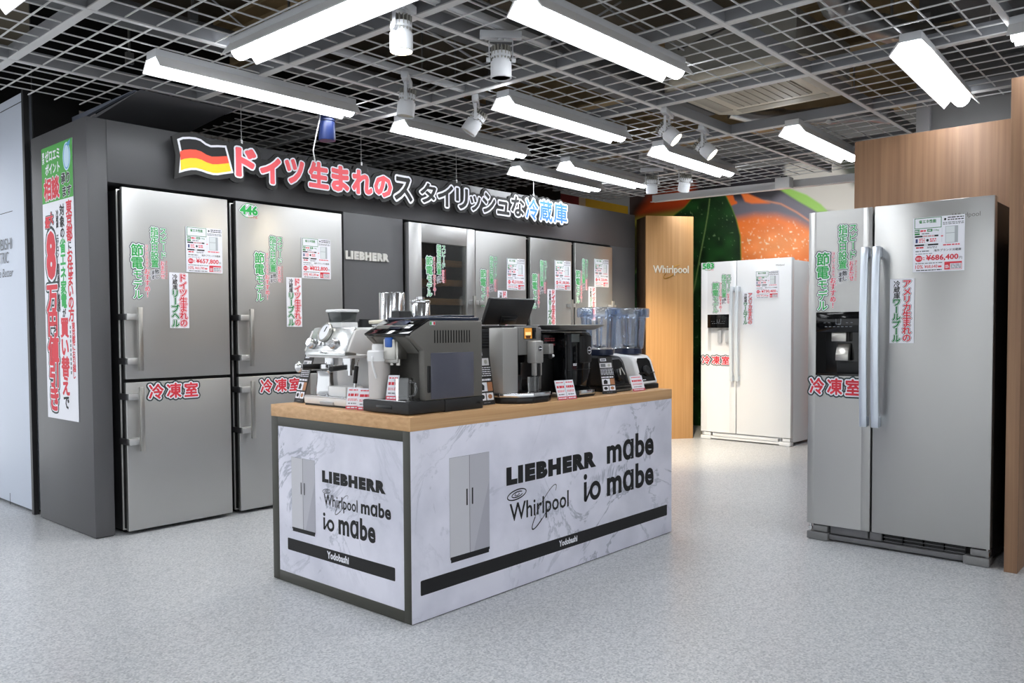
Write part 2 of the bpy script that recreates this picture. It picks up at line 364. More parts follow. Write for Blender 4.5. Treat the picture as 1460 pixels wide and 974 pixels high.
# photo mural of oranges and leaves
def mural():
    y0, y1, z0, z1, st = 2.9, 5.9, 0.0, 3.0, .009
    ny, nz = int((y1 - y0) / st) + 1, int((z1 - z0) / st) + 1
    YY, ZZ = np.meshgrid(np.linspace(y0, y1, ny), np.linspace(z0, z1, nz), indexing='ij')
    rng = np.random.default_rng(3)
    def noise(n):
        g = rng.random((n + 2, n + 2)); a = (YY - y0) / (y1 - y0) * n; b = (ZZ - z0) / (z1 - z0) * n
        i, j = a.astype(int), b.astype(int); fa, fb = a - i, b - j; fa = fa * fa * (3 - 2 * fa); fb = fb * fb * (3 - 2 * fb)
        return (g[i, j] * (1 - fa) + g[i + 1, j] * fa) * (1 - fb) + (g[i, j + 1] * (1 - fa) + g[i + 1, j + 1] * fa) * fb
    def sd(pts, closed=True):   # signed distance (negative inside)
        P = np.array(pts); d = np.full(YY.shape, 9.); ins = np.zeros(YY.shape, bool); n = len(P)
        for i in range(n if closed else n - 1):
            a, b = P[i], P[(i + 1) % n]; e = b - a; w0, w1 = YY - a[0], ZZ - a[1]
            t = np.clip((w0 * e[0] + w1 * e[1]) / (e @ e), 0, 1); d = np.minimum(d, np.hypot(w0 - t * e[0], w1 - t * e[1]))
            if closed:
                c = ((a[1] > ZZ) != (b[1] > ZZ)); x = a[0] + (ZZ - a[1]) / (b[1] - a[1] + 1e-12) * e[0]; ins ^= c & (YY < x)
        return np.where(ins, -d, d)
    lin = lambda c: np.array(srgb(c)[:3])
    C = np.zeros(YY.shape + (3,)) + lin((34, 32, 34))
    def lay(d, c, soft):
        k = np.clip(.5 - d / soft, 0, 1); k = (k * k * (3 - 2 * k))[..., None]
        C[:] = C * (1 - k) + (c if isinstance(c, np.ndarray) and c.ndim == 3 else lin(c)) * k
    # blurred left corner
    lay(sd([(5.95, 3.1), (5.0, 3.1), (5.0, 2.5), (5.95, 2.5)]), (46, 22, 14), .1)
    lay(sd([(5.6, 2.82), (5.0, 2.9), (5.0, 2.63), (5.75, 2.64)]), (212, 78, 32), .22)
    lay(sd([(5.85, 2.58), (5.1, 2.62), (5.1, 2.5), (5.85, 2.47)]), (170, 166, 70), .14)
    lay(sd([(5.95, 2.5), (5.2, 2.52), (5.2, 0), (5.95, 0)]), (60, 62, 20), .16)
    # grey background fruit, beige ground
    lay(sd([(4.6, 2.72), (3.9, 2.73), (3.69, 2.62), (3.45, 2.46), (2.8, 2.2), (2.8, 1.9), (4.5, 2.3)]), (112, 108, 118), .16)
    lay(sd([(4.6, 3.1), (4.6, 2.7), (4.0, 2.62), (3.8, 2.73), (3.7, 3.1)]), (40, 36, 42), .12)
    lay(sd([(3.86, 2.74), (3.84, 3.1), (2.8, 3.1), (2.8, 2.3), (3.4, 2.45)]), (200, 194, 184), .06)
    lay(sd([(3.4, 3.1), (2.8, 3.1), (2.8, 2.69), (3.1, 2.69)]), (70, 74, 62), .12)
    # big orange
    o = sd([(4.6, 2.40), (4.42, 2.46), (4.2, 2.48), (3.95, 2.45), (3.73, 2.37), (3.5, 2.24), (3.2, 1.95), (2.8, 1.5), (2.8, 0), (4.6, 0)])
    hl = np.exp(-(((YY - 3.9) / .42) ** 2 + ((ZZ - 2.1) / .2) ** 2))
    oc = lin((240, 118, 38)) * (1 - hl[..., None] * .6) + lin((255, 176, 112)) * hl[..., None] * .6
    nn = noise(160) * noise(160); pore = np.clip((nn - .46) * 6, 0, 1) * np.clip(hl * 1.7 + .12, 0, 1)
    oc = oc * (1 - pore[..., None]) + lin((255, 226, 190)) * pore[..., None]
    oc = oc * (.9 + .2 * noise(30)[..., None])
    lay(o, oc, .13)
    lay(np.abs(sd([(4.3, 2.66), (4.06, 2.62), (3.89, 2.57), (3.71, 2.46), (3.5, 2.3)], False)) - .006, (226, 150, 110), .03)
    lay(sd([(4.56, 2.74), (4.47, 2.73), (4.45, 2.67), (4.42, 2.65), (4.42, 2.63), (4.5, 2.61)]), (238, 110, 38), .02)
    lay(sd([(4.37, 2.74), (4.29, 2.73), (4.15, 2.66), (4.02, 2.59), (4.24, 2.61), (4.32, 2.64)]), (240, 120, 52), .03)
    lay(sd([(3.93, 2.75), (3.81, 2.74), (3.6, 2.64), (3.44, 2.52), (3.36, 2.43), (3.48, 2.44), (3.68, 2.57)]), (150, 196, 88), .03)
    # leaf
    lf = sd([(4.99, 2.76), (5.11, 2.65), (5.24, 2.58), (5.44, 2.4), (5.7, 2.15), (5.9, 1.7), (5.95, 0), (4.4, 0), (4.33, 1.0), (4.37, 1.98), (4.38, 2.25), (4.43, 2.44), (4.49, 2.59), (4.57, 2.74), (4.7, 2.8)])
    n1 = noise(26)[..., None]; lc = lin((12, 34, 14)) * (1 - n1) + lin((34, 84, 34)) * n1
    sp = np.clip((noise(120) - .9) * 12, 0, 1)[..., None] * .5; lc = lc * (1 - sp) + lin((150, 190, 130)) * sp
    lay(np.abs(lf) - .008, (108, 150, 44), .02)
    lay(lf, lc, .02)
    lay(np.abs(sd([(4.77, 2.72), (4.79, 2.56), (4.83, 2.35), (4.9, 2.03), (4.96, 1.72), (5.1, 1.2)], False)) - .005, (128, 160, 92), .02)
    me = bpy.data.meshes.new('mural')
    idx = np.arange(ny * nz).reshape(ny, nz)
    verts = np.stack([np.full(YY.size, 8.96), YY.ravel(), ZZ.ravel()], 1)
    q = np.stack([idx[:-1, :-1], idx[:-1, 1:], idx[1:, 1:], idx[1:, :-1]], -1).reshape(-1, 4)
    me.vertices.add(len(verts)); me.vertices.foreach_set('co', verts.ravel())
    me.loops.add(q.size); me.loops.foreach_set('vertex_index', q.ravel().astype(np.int32))
    me.polygons.add(len(q)); me.polygons.foreach_set('loop_start', np.arange(0, q.size, 4, dtype=np.int32)); me.polygons.foreach_set('loop_total', np.full(len(q), 4, np.int32))
    me.update(); me.validate()
    a = me.color_attributes.new('print', 'FLOAT_COLOR', 'POINT')
    a.data.foreach_set('color', np.concatenate([C.reshape(-1, 3), np.ones((ny * nz, 1))], 1).ravel())
    m = mat('mural_print', (128, 128, 128), .45); nt = m.node_tree; n = nt.nodes.new('ShaderNodeVertexColor'); n.layer_name = 'print'
    nt.links.new(n.outputs['Color'], nt.nodes['Principled BSDF'].inputs['Base Color'])
    me.materials.append(m)
    return me
tag(link('wall_mural', mural()), 'photo mural of an orange and dark green leaf covering the far wall', 'mural')

# white valance in front of the mural top, with the small lit sign box hung on it
vb = MB()
vb.prism([(4.72, 2.526), (4.72, 2.597), (1.7, 2.545), (1.7, 2.474)], 'X', 7.60, 7.66)
vb.prism([(4.72, 2.521), (4.72, 2.527), (1.7, 2.475), (1.7, 2.469)], 'X', 7.56, 7.60)
tag(vb.build('ceiling_valance', mat('valance_white', (226, 226, 226), .5)), 'long white valance rail running across top of the orange mural', 'valance')
ld = bpy.data.lights.new('mural_fill', 'AREA'); ld.shape = 'RECTANGLE'; ld.size = 4.2; ld.size_y = .05; ld.energy = 16; ld.color = (.95, .98, 1)  # unseen fill light behind the valance, added to brighten the mural
lo = bpy.data.objects.new('mural_fill', ld); COL.objects.link(lo); lo.location = (7.69, 3.2, 2.56); lo.rotation_euler = Matrix(((0, .35, 0), (1, 0, 0), (0, 0, -1))).to_euler() if False else (0, math.radians(-62), 0)
ld.size = .05; ld.size_y = 2.8
t = thing('sign_box', 'small white exit sign box hanging before white valance over mural', 'sign', (7.50, 3.227, 2.482))
MB().box(-.05, .05, -.07, .07, 0, .10, .006).build('casing', WHITE, t)
MB().box(-.006, .006, -.03, .03, .10, .118).build('hanger', BLACK, t)
t.rotation_euler = (0, 0, 0)

# dust sheet edge strip beside the sheeted wall
struct(MB().box(5.80, 5.84, 1.53, 1.61, 0, 3.2).build('trim_6', mat('strip_grey', (150, 150, 152), .6)))

# ------------------------------------------------------------------ ceiling grid
GZ = 2.6
grid = thing('ceiling_grid', 'open grey wire mesh ceiling with channel beams over whole shop floor', 'ceiling grid', (0, 0, GZ)); grid['kind'] = 'structure'
BX = [3.565 + 1.02 * k for k in range(-7, 6)]; BY = [1.825 + .99 * k for k in range(-6, 5)]
def open_cell(x, y): return BX[8] + .01 < x < BX[9] - .01 and BY[6] + .01 < y < BY[7] - .01
w = MB(); WR = .0028
XE = lambda y: 8.5
def yend(x): return 5.45 if x < 2.2 else (5.0 if x < 2.9 else (5.78 if x < 6.3 else 5.28))
for i in range(len(BX) - 1):
    for k in range(1, 7):
        x = BX[i] + (BX[i + 1] - BX[i]) * k / 7
        segs = [(-4.0, yend(x))]
        if BX[8] < x < BX[9]: segs = [(-4.0, BY[6]), (BY[7], yend(x))]
        if x > 5.82: segs = [(1.62, yend(x))]
        if x > 7.55: continue
        for a, b in segs: w.box(x - WR, x + WR, a, b, -.006, 0)
for j in range(len(BY) - 1):
    for k in range(1, 7):
        y = BY[j] + (BY[j + 1] - BY[j]) * k / 7
        if y > 5.75: continue
        xq = 7.55 if y < 5.28 else 6.3
        xa = -3.5 if y < 5.0 else (-3.5 if y < 5.45 else 2.95)
        segs = [(xa, xq)] if y > 1.62 else [(xa, 5.82)]
        if 5.0 < y < 5.45: segs = [(-3.5, 2.2), (2.95, xq)]
        if BY[6] < y < BY[7]: segs = [(xa, BX[8]), (BX[9], 7.55)]
        for a, b in segs: w.box(a, b, y - WR, y + WR, 0, .006)
w.build('wire_mesh', GRIDM, grid)
for x in BX:
    if x > 7.55: continue
    b = MB(); y1 = (5.78 if x < 6.3 else 5.28) if x > 2.9 else 5.45; y0 = 1.62 if x > 5.82 else -4.2
    b.box(x - .021, x + .021, y0, y1, -.012, -.006, mi=0); b.box(x - .016, x - .011, y0, y1, -.006, .06, mi=1); b.box(x + .011, x + .016, y0, y1, -.006, .06, mi=1)
    b.build('channel_beam', [GRIDM, GRIDD], grid)
for y in BY:
    if y > 5.75: continue
    b = MB(); xe = 7.55 if y > 1.62 else 5.82
    b.box(-3.6, xe, y - .014, y + .014, -.014, -.007, mi=0); b.box(-3.6, xe, y - .011, y - .006, -.007, .055, mi=1); b.box(-3.6, xe, y + .006, y + .011, -.007, .055, mi=1)
    b.build('channel_beam', [GRIDM, GRIDD], grid)

# things above the grid
DUCT = mat('galvanised_duct', (112, 114, 116), .5, .3); CABLE = mat('cable_grey', (150, 152, 155), .6); TAN = mat('fireproof_tan', (168, 146, 110), .95, bump=1, bscale=12, var=.25, vscale=4)
FOIL = mat('foil_duct', (190, 192, 194), .3, .9, bump=1, bscale=30)
R = random.Random(5)
for k, (x, lab) in enumerate([(1.1, 'left end'), (3.3, 'over the counter'), (5.9, 'before the mural'), (7.6, 'over the white refrigerator')]):
    m = MB(); m.box(x - .15, x + .15, -4, 5.7, 3.08, 3.1); m.box(x - .02, x + .02, -4, 5.7, 3.1, 3.42); m.box(x - .15, x + .15, -4, 5.7, 3.42, 3.449)
    tag(m.build('steel_beam', TAN), 'tan fireproofed steel beam above ceiling mesh, ' + lab, 'beam', 'steel beams above the ceiling mesh')
for k, (y, z, r_, lab) in enumerate([(3.2, 2.86, .10, 'above the counter'), (.95, 2.9, .13, 'above the right refrigerator'), (4.35, 2.82, .07, 'above the steel fridges')]):
    m = MB(); m.box(-3, 5.8, y - r_ * 1.6, y + r_ * 1.6, z - r_ * .5, z + r_ * .5, .008)
    tag(m.build('air_duct', DUCT), 'grey sheet metal air duct above ceiling mesh ' + lab, 'duct', 'air ducts above the ceiling mesh')
for k, (pts, r_) in enumerate([([(4.0, 1.55), (4.4, 1.62), (4.75, 1.5), (5.3, 1.3)], .07), ([(6.9, 2.1), (6.6, 2.5), (6.2, 2.7), (5.9, 3.0)], .06)]):
    m = MB(); path = []
    for s in range(len(pts) - 1):
        for q in range(14):
            u = q / 14; path.append((pts[s][0] * (1 - u) + pts[s + 1][0] * u, pts[s][1] * (1 - u) + pts[s + 1][1] * u, 2.84 + .03 * math.sin(s * 2 + u * 3)))
    m.tube(path, r_, 14)
    for q_ in (8, 30): m.box(path[q_][0] - .006, path[q_][0] + .006, path[q_][1] - .006, path[q_][1] + .006, 2.85, 3.449)
    tag(m.build('flexible_duct', FOIL), ['silver foil flexible duct above mesh beside the air conditioner', 'silver foil flexible duct behind the air conditioner'][k], 'duct')
for k in range(10):
    x0 = R.uniform(-.5, 3.9); y0 = R.uniform(.2, 3.4); m = MB(); path = []; dx, dy = R.choice([(1, .15), (.2, 1), (1, -.3), (.8, .6)]); z0 = 2.695 + .0075 * k; ln = R.uniform(1.2, 2.6)
    for s in range(25):
        u = s / 24; path.append((x0 + dx * ln * u + .05 * math.sin(u * 9 + k), min(5.4, y0 + dy * ln * u + .05 * math.cos(u * 7 + k)), z0 - .004 * math.sin(u * PI) * (.4 + .6 * abs(math.sin(u * PI * 2)))))
    m.tube(path, R.uniform(.004, .0065), 6)
    tag(m.build('cable', R.choice([CABLE, CABLE, SOFTB])), 'loose cable sagging above the ceiling mesh', 'cable', 'cables above the ceiling mesh')
for k in range(12):
    x, y = R.uniform(.8, 4.2), R.choice([1.5, 2.4, 3.75, 4.0, 4.6])
    m = MB(); m.box(x - .005, x + .005, y - .005, y + .005, GZ + .06, 3.4); m.box(x - .02, x + .02, y - .012, y + .012, GZ + .05, GZ + .11)
    tag(m.build('hanger_rod', mat('rod_zinc', (120, 122, 122), .4, .8)), 'thin threaded rod hanging from the slab into the ceiling mesh', 'hanger rod', 'hanger rods above the ceiling mesh')

# cassette air conditioner in its open cell
t = thing('air_conditioner', 'cream ceiling cassette air conditioner above open cell of the mesh', 'air conditioner', (4.96, 2.31, 2.69))
CREAM = mat('cream_plastic', (214, 206, 188), .5); CREAMD = mat('cream_grille', (178, 172, 158), .6)
m = MB(); m.prism([(-.46 + .06 * 0, -.36), (-.36, -.46), (.36, -.46), (.46, -.36), (.46, .36), (.36, .46), (-.36, .46), (-.46, .36)], 'Z', -.02, .03, .012); m.build('panel', CREAM, t)
m = MB(); m.box(-.25, .25, -.25, .25, -.028, -.019, .004)
for k in range(9): m.box(-.24, .24, -.235 + k * .055, -.225 + k * .055, -.032, -.027)
m.build('intake_grille', CREAMD, t)
for sx, sy in ((0, 1), (0, -1), (1, 0), (-1, 0)):
    m = MB(); a, b = (.3, .045) if sx == 0 else (.045, .3); m.box(sx * .36 - a, sx * .36 + a, sy * .36 - b, sy * .36 + b, -.024, -.018, .002); m.build('louvre', CREAMD, t)
MB().box(-.42, .42, -.42, .42, .03, .28).build('body', mat('ac_body', (150, 148, 140), .6), t)

# ------------------------------------------------------------------ strip lamps
def make_lamp():
    t = thing('strip_lamp', 'x', 'ceiling lamp', (0, 0, 2.5), 0, 'white reflector strip lamps under the ceiling mesh')
    L2 = .625
    MB().box(-L2, L2, -.05, .05, .055, .098, .003).build('housing', LAMPW, t)
    m = MB()
    for s in (1, -1):
        m.prism([(s * .045, .058), (s * .055, .062), (s * .097, .004), (s * .097, 0), (s * .093, 0)], 'X', -L2, L2)
    m.build('reflector', mat('reflector_white', (240, 240, 240), .35), t)
    m = MB(); m.prism([(.047 * math.cos(a), .05 - .052 * math.sin(a)) for a in [PI * k / 12 for k in range(13)]], 'X', -L2 + .004, L2 - .004)
    m.build('tube_diffuser', TUBE, t, ang=60)
    return t
lamp0 = make_lamp(); first = [True]
def lamp(x, y, rot, lab, z=2.5):
    o = lamp0 if first[0] else copy_tree(lamp0); first[0] = False
    o.location = (x, y, z); o.rotation_euler = (0, 0, rot); o['label'] = lab
for x, y, r_, lab in [
        (2.575, 4.145, 0, 'strip lamp over the left end fridges, above the flag on the sign'),
        (3.265, 2.26, 0, 'large strip lamp at top centre, above the coffee counter'),
        (4.29, 3.305, 0, 'strip lamp behind the top centre one, between two tilted spotlights'),
        (4.235, 4.175, 0, 'strip lamp over the hanging sign, above middle of its lettering'),
        (5.90, 4.64, .03, 'strip lamp nearest the right end of the hanging sign'),
        (6.035, 4.21, .03, 'strip lamp just right of the one by the sign end'),
        (6.05, 3.34, .03, 'strip lamp in front of orange mural, below two lit spotlights'),
        (6.13, 2.33, .02, 'strip lamp left of the wood partition top'),
        (4.90, 1.25, .05, 'strip lamp directly above the large stainless refrigerator'),
        (2.17, 3.06, PI / 2, 'strip lamp running towards viewer at top left of centre'),
        (1.12, 3.25, PI / 2, 'strip lamp cut off in the top left corner'),
        (4.43, .2, PI / 2, 'strip lamp cut off at the right edge near the wood post')]: lamp(x, y, r_, lab)
for k, (x, y) in enumerate([(.3, 4.7), (-1.0, 5.6), (.55, 6.0), (-.6, 6.8), (-1.6, 3.2), (-.2, 1.2), (1.6, .6), (-1.6, -.6), (.6, -1.6), (3.0, -1.2), (-3.2, 1.2), (1.8, -3.2), (-1.2, -3.0)]):  # unseen lamps; the first four are added to brighten the pale cabinet
    lamp(x, y, 0, 'unseen strip lamp on the ceiling around the camera, out of the photo')

# ------------------------------------------------------------------ spotlights
SPOTF = mat('spot_fin', (150, 148, 140), .5); SPOTE = mat('spot_lens', (255, 250, 235), .4, emit=(255, 246, 226), estr=6)
def spot(x, y, tilt, az, lab, lit, ztop=2.56, energy=0, beam=60):
    t = thing('spotlight', lab, 'spotlight', (x, y, ztop), az, 'white track spotlights under the ceiling mesh')
    MB().box(-.10, .10, -.02, .02, .0, .035, .004).build('track_adaptor', LAMPW, t)
    m = MB(); m.box(-.058, -.054, -.008, .008, -.105, -.008); m.box(.054, .058, -.008, .008, -.105, -.008); m.box(-.058, .058, -.008, .008, -.012, -.008); m.cyl((-.07, 0, -.1), (-.05, 0, -.1), .011, 12); m.cyl((.05, 0, -.1), (.07, 0, -.1), .011, 12); m.cyl((0, 0, -.01), (0, 0, .01), .015, 12)
    m.build('yoke', LAMPW, t)
    h = MB(); h.lathe([(.030, .04), (.046, .034), (.048, .01), (.042, .006), (.042, -.01), (.05, -.012), (.05, -.085), (.047, -.088), (.044, -.08), (.0, -.08)], seg=28, closed=False)
    ho = h.build('head', LAMPW, t, (0, 0, -.1), (tilt, 0, 0))
    f = MB()
    for k in range(16):
        a = 2 * PI * k / 16; f.box(.02, .047, -.0022, .0022, .0, .062, rot=Matrix.Rotation(a, 3, 'Z'))
    f.build('cooling_fins', SPOTF, ho)
    e = MB(); e.lathe([(0.0, -.0815), (.044, -.0815)], seg=28); e.build('lens', SPOTE if lit else mat('spot_lens_dim', (220, 216, 200), .3), ho)
    if energy:
        ld = bpy.data.lights.new('spot_beam', 'SPOT'); ld.energy = energy; ld.spot_size = math.radians(beam); ld.spot_blend = 1; ld.color = (1, .84, .6); ld.shadow_soft_size = .04
        lo = bpy.data.objects.new('spot_beam', ld); COL.objects.link(lo); lo.parent = ho; lo.location = (0, 0, -.1)
    return t
spot(2.37, 2.72, 0, .3, 'spotlight hanging straight down under the lamp at top left of centre', True)
spot(2.94, 2.66, 0, -.75, 'spotlight pointing straight down in the middle of the ceiling, left of big lamp', False)
spot(3.10, 3.515, .12, .72, 'slightly tilted spotlight left of the sharply tilted one', False)
spot(3.67, 3.53, .6, .72, 'spotlight tilted left, behind the lamp row over the sign', False, energy=16, beam=95)
spot(4.72, 2.82, .8, PI + .3, 'lit spotlight turned to the viewer, left one of the pair below air conditioner', True)
spot(5.30, 2.87, .8, PI + .3, 'lit spotlight turned to the viewer, right one of the pair below air conditioner', True)
spot(6.29, 3.91, .3, -.96, 'small far spotlight left of its neighbour before the mural', False)
spot(6.41, 3.65, .42, -.62, 'small far spotlight right of its neighbour before the mural', False, energy=230, beam=86)
for i, (xa, xb, y, lab) in enumerate([(2.0, 3.3, 2.66, 'front track'), (2.6, 4.2, 3.52, 'middle track'), (4.3, 5.6, 2.845, 'track below the air conditioner'), (5.9, 6.9, 3.78, 'far track')]):
    tag(MB().box(xa, xb, y - .018, y + .018, 2.606, 2.64, .004).build('lighting_track', LAMPW), 'white lighting track bar for the spotlights, ' + lab, 'lighting track', 'lighting tracks on the ceiling mesh')

# blue sensor with its loose wire
t = thing('ceiling_sensor', 'blue cylindrical fitting hanging above the hanging sign', 'sensor', (3.13, 4.3, 2.6))
MB().lathe([(.05, -.115), (.05, -.005), (.045, 0)], seg=24).build('upper_body', mat('blue_wrap', (22, 38, 84), .35), t)
MB().lathe([(.05, -.235), (.054, -.225), (.048, -.12), (.045, -.118)], seg=24).build('lower_body', mat('blue_wrap', (22, 38, 84), .35), t)
MB().tube([(-.05, 0, 0), (-.05, 0, -.1), (-.065, .02, -.2), (-.07, .05, -.3), (-.02, .1, -.36)], .004, 6).build('wire', WHITE, t)

# sloping dark soffit above the display wall and white tile mesh behind it
t = thing('sloping_soffit', 'dark sloping soffit panel above left part of charcoal display wall', 'soffit', (0, 0, 0))
MB().prism([(4.79, 2.578), (4.83, 2.578), (5.72, 2.53), (5.72, 2.50)], 'X', 2.19, 2.78).build('sloping_panel', mat('soffit_dark', (104, 104, 108), .55), t)
MB().prism([(4.83, 2.580), (5.74, 2.580), (5.74, 2.54)], 'X', 2.17, 2.19).build('side_cheek', mat('soffit_side', (108, 114, 128), .5), t)
MB().prism([(4.83, 2.580), (5.74, 2.580), (5.74, 2.54)], 'X', 2.78, 2.80).build('side_cheek', mat('soffit_side', (108, 114, 128), .5), t)
tm = MB()
for i in range(27):
    for j in range(4): tm.box(2.115 + i * .046, 2.155 + i * .046, 5.785, 5.8, 2.45 + j * .05, 2.493 + j * .05)
tag(tm.build('tile_panel', mat('pale_tile', (225, 222, 222), .5)), 'pale square tiles in dark gap behind top of display wall', 'tile panel')

# white cabinet wall of the neighbouring stand, cut by the left edge
t = thing('neighbour_display', 'pale blue white display cabinet with grey lettering at left edge', 'display cabinet', (1.92, 6.9, 0))
PALE = mat('pale_blue_white', (206, 214, 228), .4)
MB().box(0, .3, -1.05, .6, .02, 2.715, .002).build('panel', PALE, t)
MB().box(.03, .3, -1.0, .6, 0, .02).build('plinth', BLACK, t)
MB().box(-.012, .02, -1.085, -1.05, 0, 2.72).build('edge_strip', mat('edge_dark', (46, 46, 48), .4), t)
m = MB(); m.box(-.001, 0, -1.05, .6, 2.655, 2.66); m.box(-.001, 0, -.8, -.2, 1.98, 1.984); m.box(-.001, 0, -.605, -.600, .0, .08); m.build('panel_joint', INK, t)
p = Print(); G2 = mat('grey_letter', (120, 124, 130), .5)
p.text('MITSUBISHI', -.5, 0, 1.735, 1.81, G2); p.text('ELECTRIC', -.42, -.07, 1.645, 1.72, G2)
p.text('Changes for the Better', -.75, 0, 1.535, 1.61, G2, shear=.2)
p.build('lettering', t, (-.003, -.78, 0), -PI / 2)

# ================================================================== CHARCOAL DISPLAY WALL
WY = 4.8545
t = thing('display_wall', 'charcoal fridge display wall with two recesses under the hanging sign', 'display wall', (1.908, WY, 0))
def wbox(n, x0, x1, y0, y1, z0, z1, m=WALLG, bev=.0015): return MB().box(x0 - 1.908, x1 - 1.908, y0 - WY, y1 - WY, z0, z1, bev).build(n, m, t)
wbox('side_panel', 1.908, 2.0168, WY, 5.70, .006, 2.387)
wbox('header', 2.018, 7.473, WY, 5.70, 2.035, 2.387)
wbox('centre_pier', 3.665, 4.225, WY, 5.70, .006, 2.034)
wbox('end_pier', 7.02, 7.473, WY, 5.70, .006, 2.034)
wbox('recess_back', 2.02, 7.02, 5.62, 5.68, .006, 2.034, VOIDB)
wbox('toe_strip', 1.915, 2.012, WY + .01, 5.69, 0, .006, BLACK, 0)
# raised steel maker's letters on the centre pier
def raised(txt, w_, h_, depth, bold, m, name, parent, loc, rotz=0, sp=1.0):
    V, Fc, bb = glyph(txt, bold, 0, sp); x_, X_, y_, Y_ = bb; sx, sz = w_ / (X_ - x_), h_ / (Y_ - y_)
    bm = bmesh.new(); vs_ = [bm.verts.new(((x - x_) * sx, 0, (y - y_) * sz)) for x, y, z in V]
    for f in Fc:
        try: bm.faces.new([vs_[i] for i in f])
        except ValueError: pass
    bmesh.ops.recalc_face_normals(bm, faces=bm.faces[:])
    r = bmesh.ops.extrude_face_region(bm, geom=bm.faces[:])
    bmesh.ops.translate(bm, verts=[v for v in r['geom'] if isinstance(v, bmesh.types.BMVert)], vec=(0, -depth, 0))
    bmesh.ops.recalc_face_normals(bm, faces=bm.faces[:])
    k = MB(); k.bm.free(); k.bm = bm
    return k.build(name, m, parent, loc, (0, 0, rotz), ang=30)
raised('LIEBHERR', .405, .062, .014, .075, mat('letter_steel', (232, 230, 224), .35, .5), 'raised_lettering', t, (3.672 - 1.908, 0, 1.695), sp=1.22)

# banner on the side panel
def banner():
    p = Print(); w_, h_ = .476, 1.64; p.base = .0012
    p.rect(0, -h_, w_, 0, PAPER, 0); p.rect(0, -.335, w_, 0, BGREEN, 1)
    BL_ = mat('bulb_blue', (96, 170, 216), .6)
    p.column('東京', .03, -.025, .035, PAPER, 2, .03)
    p.text('ゼロエミ', .06, .285, -.09, -.022, PAPER, 2, .035); p.text('ポイント', .06, .285, -.168, -.102, PAPER, 2, .035)
    p.ellipse(.39, -.095, .056, .082, mat('sky_print', (206, 232, 250), .6), 2); p.ring(.39, -.095, .048, .073, .008, BL_, 3); p.poly([(.40, -.02), (.45, -.004), (.44, -.035), (.41, -.04)], BL_, 3)
    p.text('相談', .03, .275, -.322, -.185, RED, 2, .035, [(.08, PAPER)])
    p.text('承り', .30, .43, -.25, -.185, INK, 2, .035, [(.08, PAPER)]); p.text('ます', .32, .45, -.325, -.262, INK, 2, .035, [(.08, PAPER)])
    z = p.column('東京都', .405, -.352, .083, RED, 2, .035, pitch=.077); z = p.column('に', .405, z, .05, INK, 2, .035, pitch=.054); z = p.column('お住まいの方', .405, z, .08, RED, 2, .035, pitch=.0685)
    p.column('東京都にお引越し', .43, z - .012, .044, RED, 2, .03, pitch=.041); [p.rect(.376, z - .05 - q * .0265, .394, z - .05 - q * .0265 + .018, GREYINK, 2) for q in range(11)]
    z = p.column('対象の', .30, -.362, .066, INK, 2, .035, pitch=.068); z = p.column('省エネ家電', .30, z, .083, GREEN, 2, .035, pitch=.0815); z = p.column('が', .30, z, .05, INK, 2, .035, pitch=.056)
    z = p.column('買い替え', .30, z - .004, .115, RED, 2, .04, pitch=.115); p.column('で', .30, z, .085, INK, 2, .035)
    p.column('冷蔵庫 エアコン 照明器具 給湯器', .225, -.39, .036, INK, 2, .03, pitch=.0355)
    p.char('最', .075, -.452, .07, RED, 2, .035, [(.14, OUTD), (.06, PAPER)]); p.char('大', .135, -.432, .066, RED, 2, .035, [(.14, OUTD), (.06, PAPER)])
    p.text('8', .045, .195, -.80, -.505, RED, 2, .06, [(.15, OUTD), (.10, PAPER)])
    k = [(.15, OUTD), (.085, PAPER)]; z = -.832
    for ch, sz in (('万', .165), ('円', .15), ('値', .155), ('引', .15), ('き', .15)):
        p.char(ch, .12, z - sz / 2, sz * 1.02, RED, 2, .045, k); z -= sz * .985
        if ch == '円': p.char('に', .165, z + .055, .04, INK, 8, .03)
    p.base = 0; p.slab(0, -h_, w_, 0, PAPER, .001)
    return p
bo = banner().build('banner', None, (1.9055, 5.5195, 2.296), -PI / 2)
tag(bo, 'tall white and green paper banner with red lettering on side of charcoal wall', 'banner')

# ------------------------------------------------------------------ hanging sign
t = thing('hanging_sign', 'long cut out sign with flag and red, black, blue lettering above the fridges', 'sign', (4.25, 4.74, 2.24))
OX, OZ = 4.25, 2.24
SG = [('ド', 2.736, 2.903, 2.138, 2.344, 0), ('イ', 2.907, 3.083, 2.121, 2.315, 0), ('ツ', 3.091, 3.262, 2.143, 2.329, 0), ('生', 3.275, 3.461, 2.139, 2.339, 0), ('ま', 3.461, 3.634, 2.137, 2.338, 0), ('れ', 3.637, 3.841, 2.14, 2.334, 0), ('の', 3.835, 4.026, 2.143, 2.322, 0), ('ス', 4.026, 4.226, 2.138, 2.337, 1), ('タ', 4.283, 4.474, 2.149, 2.325, 1), ('イ', 4.466, 4.658, 2.142, 2.335, 1), ('リ', 4.666, 4.826, 2.144, 2.33, 1), ('ッ', 4.825, 4.974, 2.143, 2.288, 1), ('シ', 4.975, 5.155, 2.143, 2.333, 1), ('ュ', 5.154, 5.333, 2.149, 2.281, 1), ('な', 5.333, 5.527, 2.15, 2.345, 1), ('冷', 5.527, 5.72, 2.141, 2.347, 2), ('蔵', 5.72, 5.921, 2.143, 2.351, 2), ('庫', 5.921, 6.141, 2.146, 2.355, 2)]
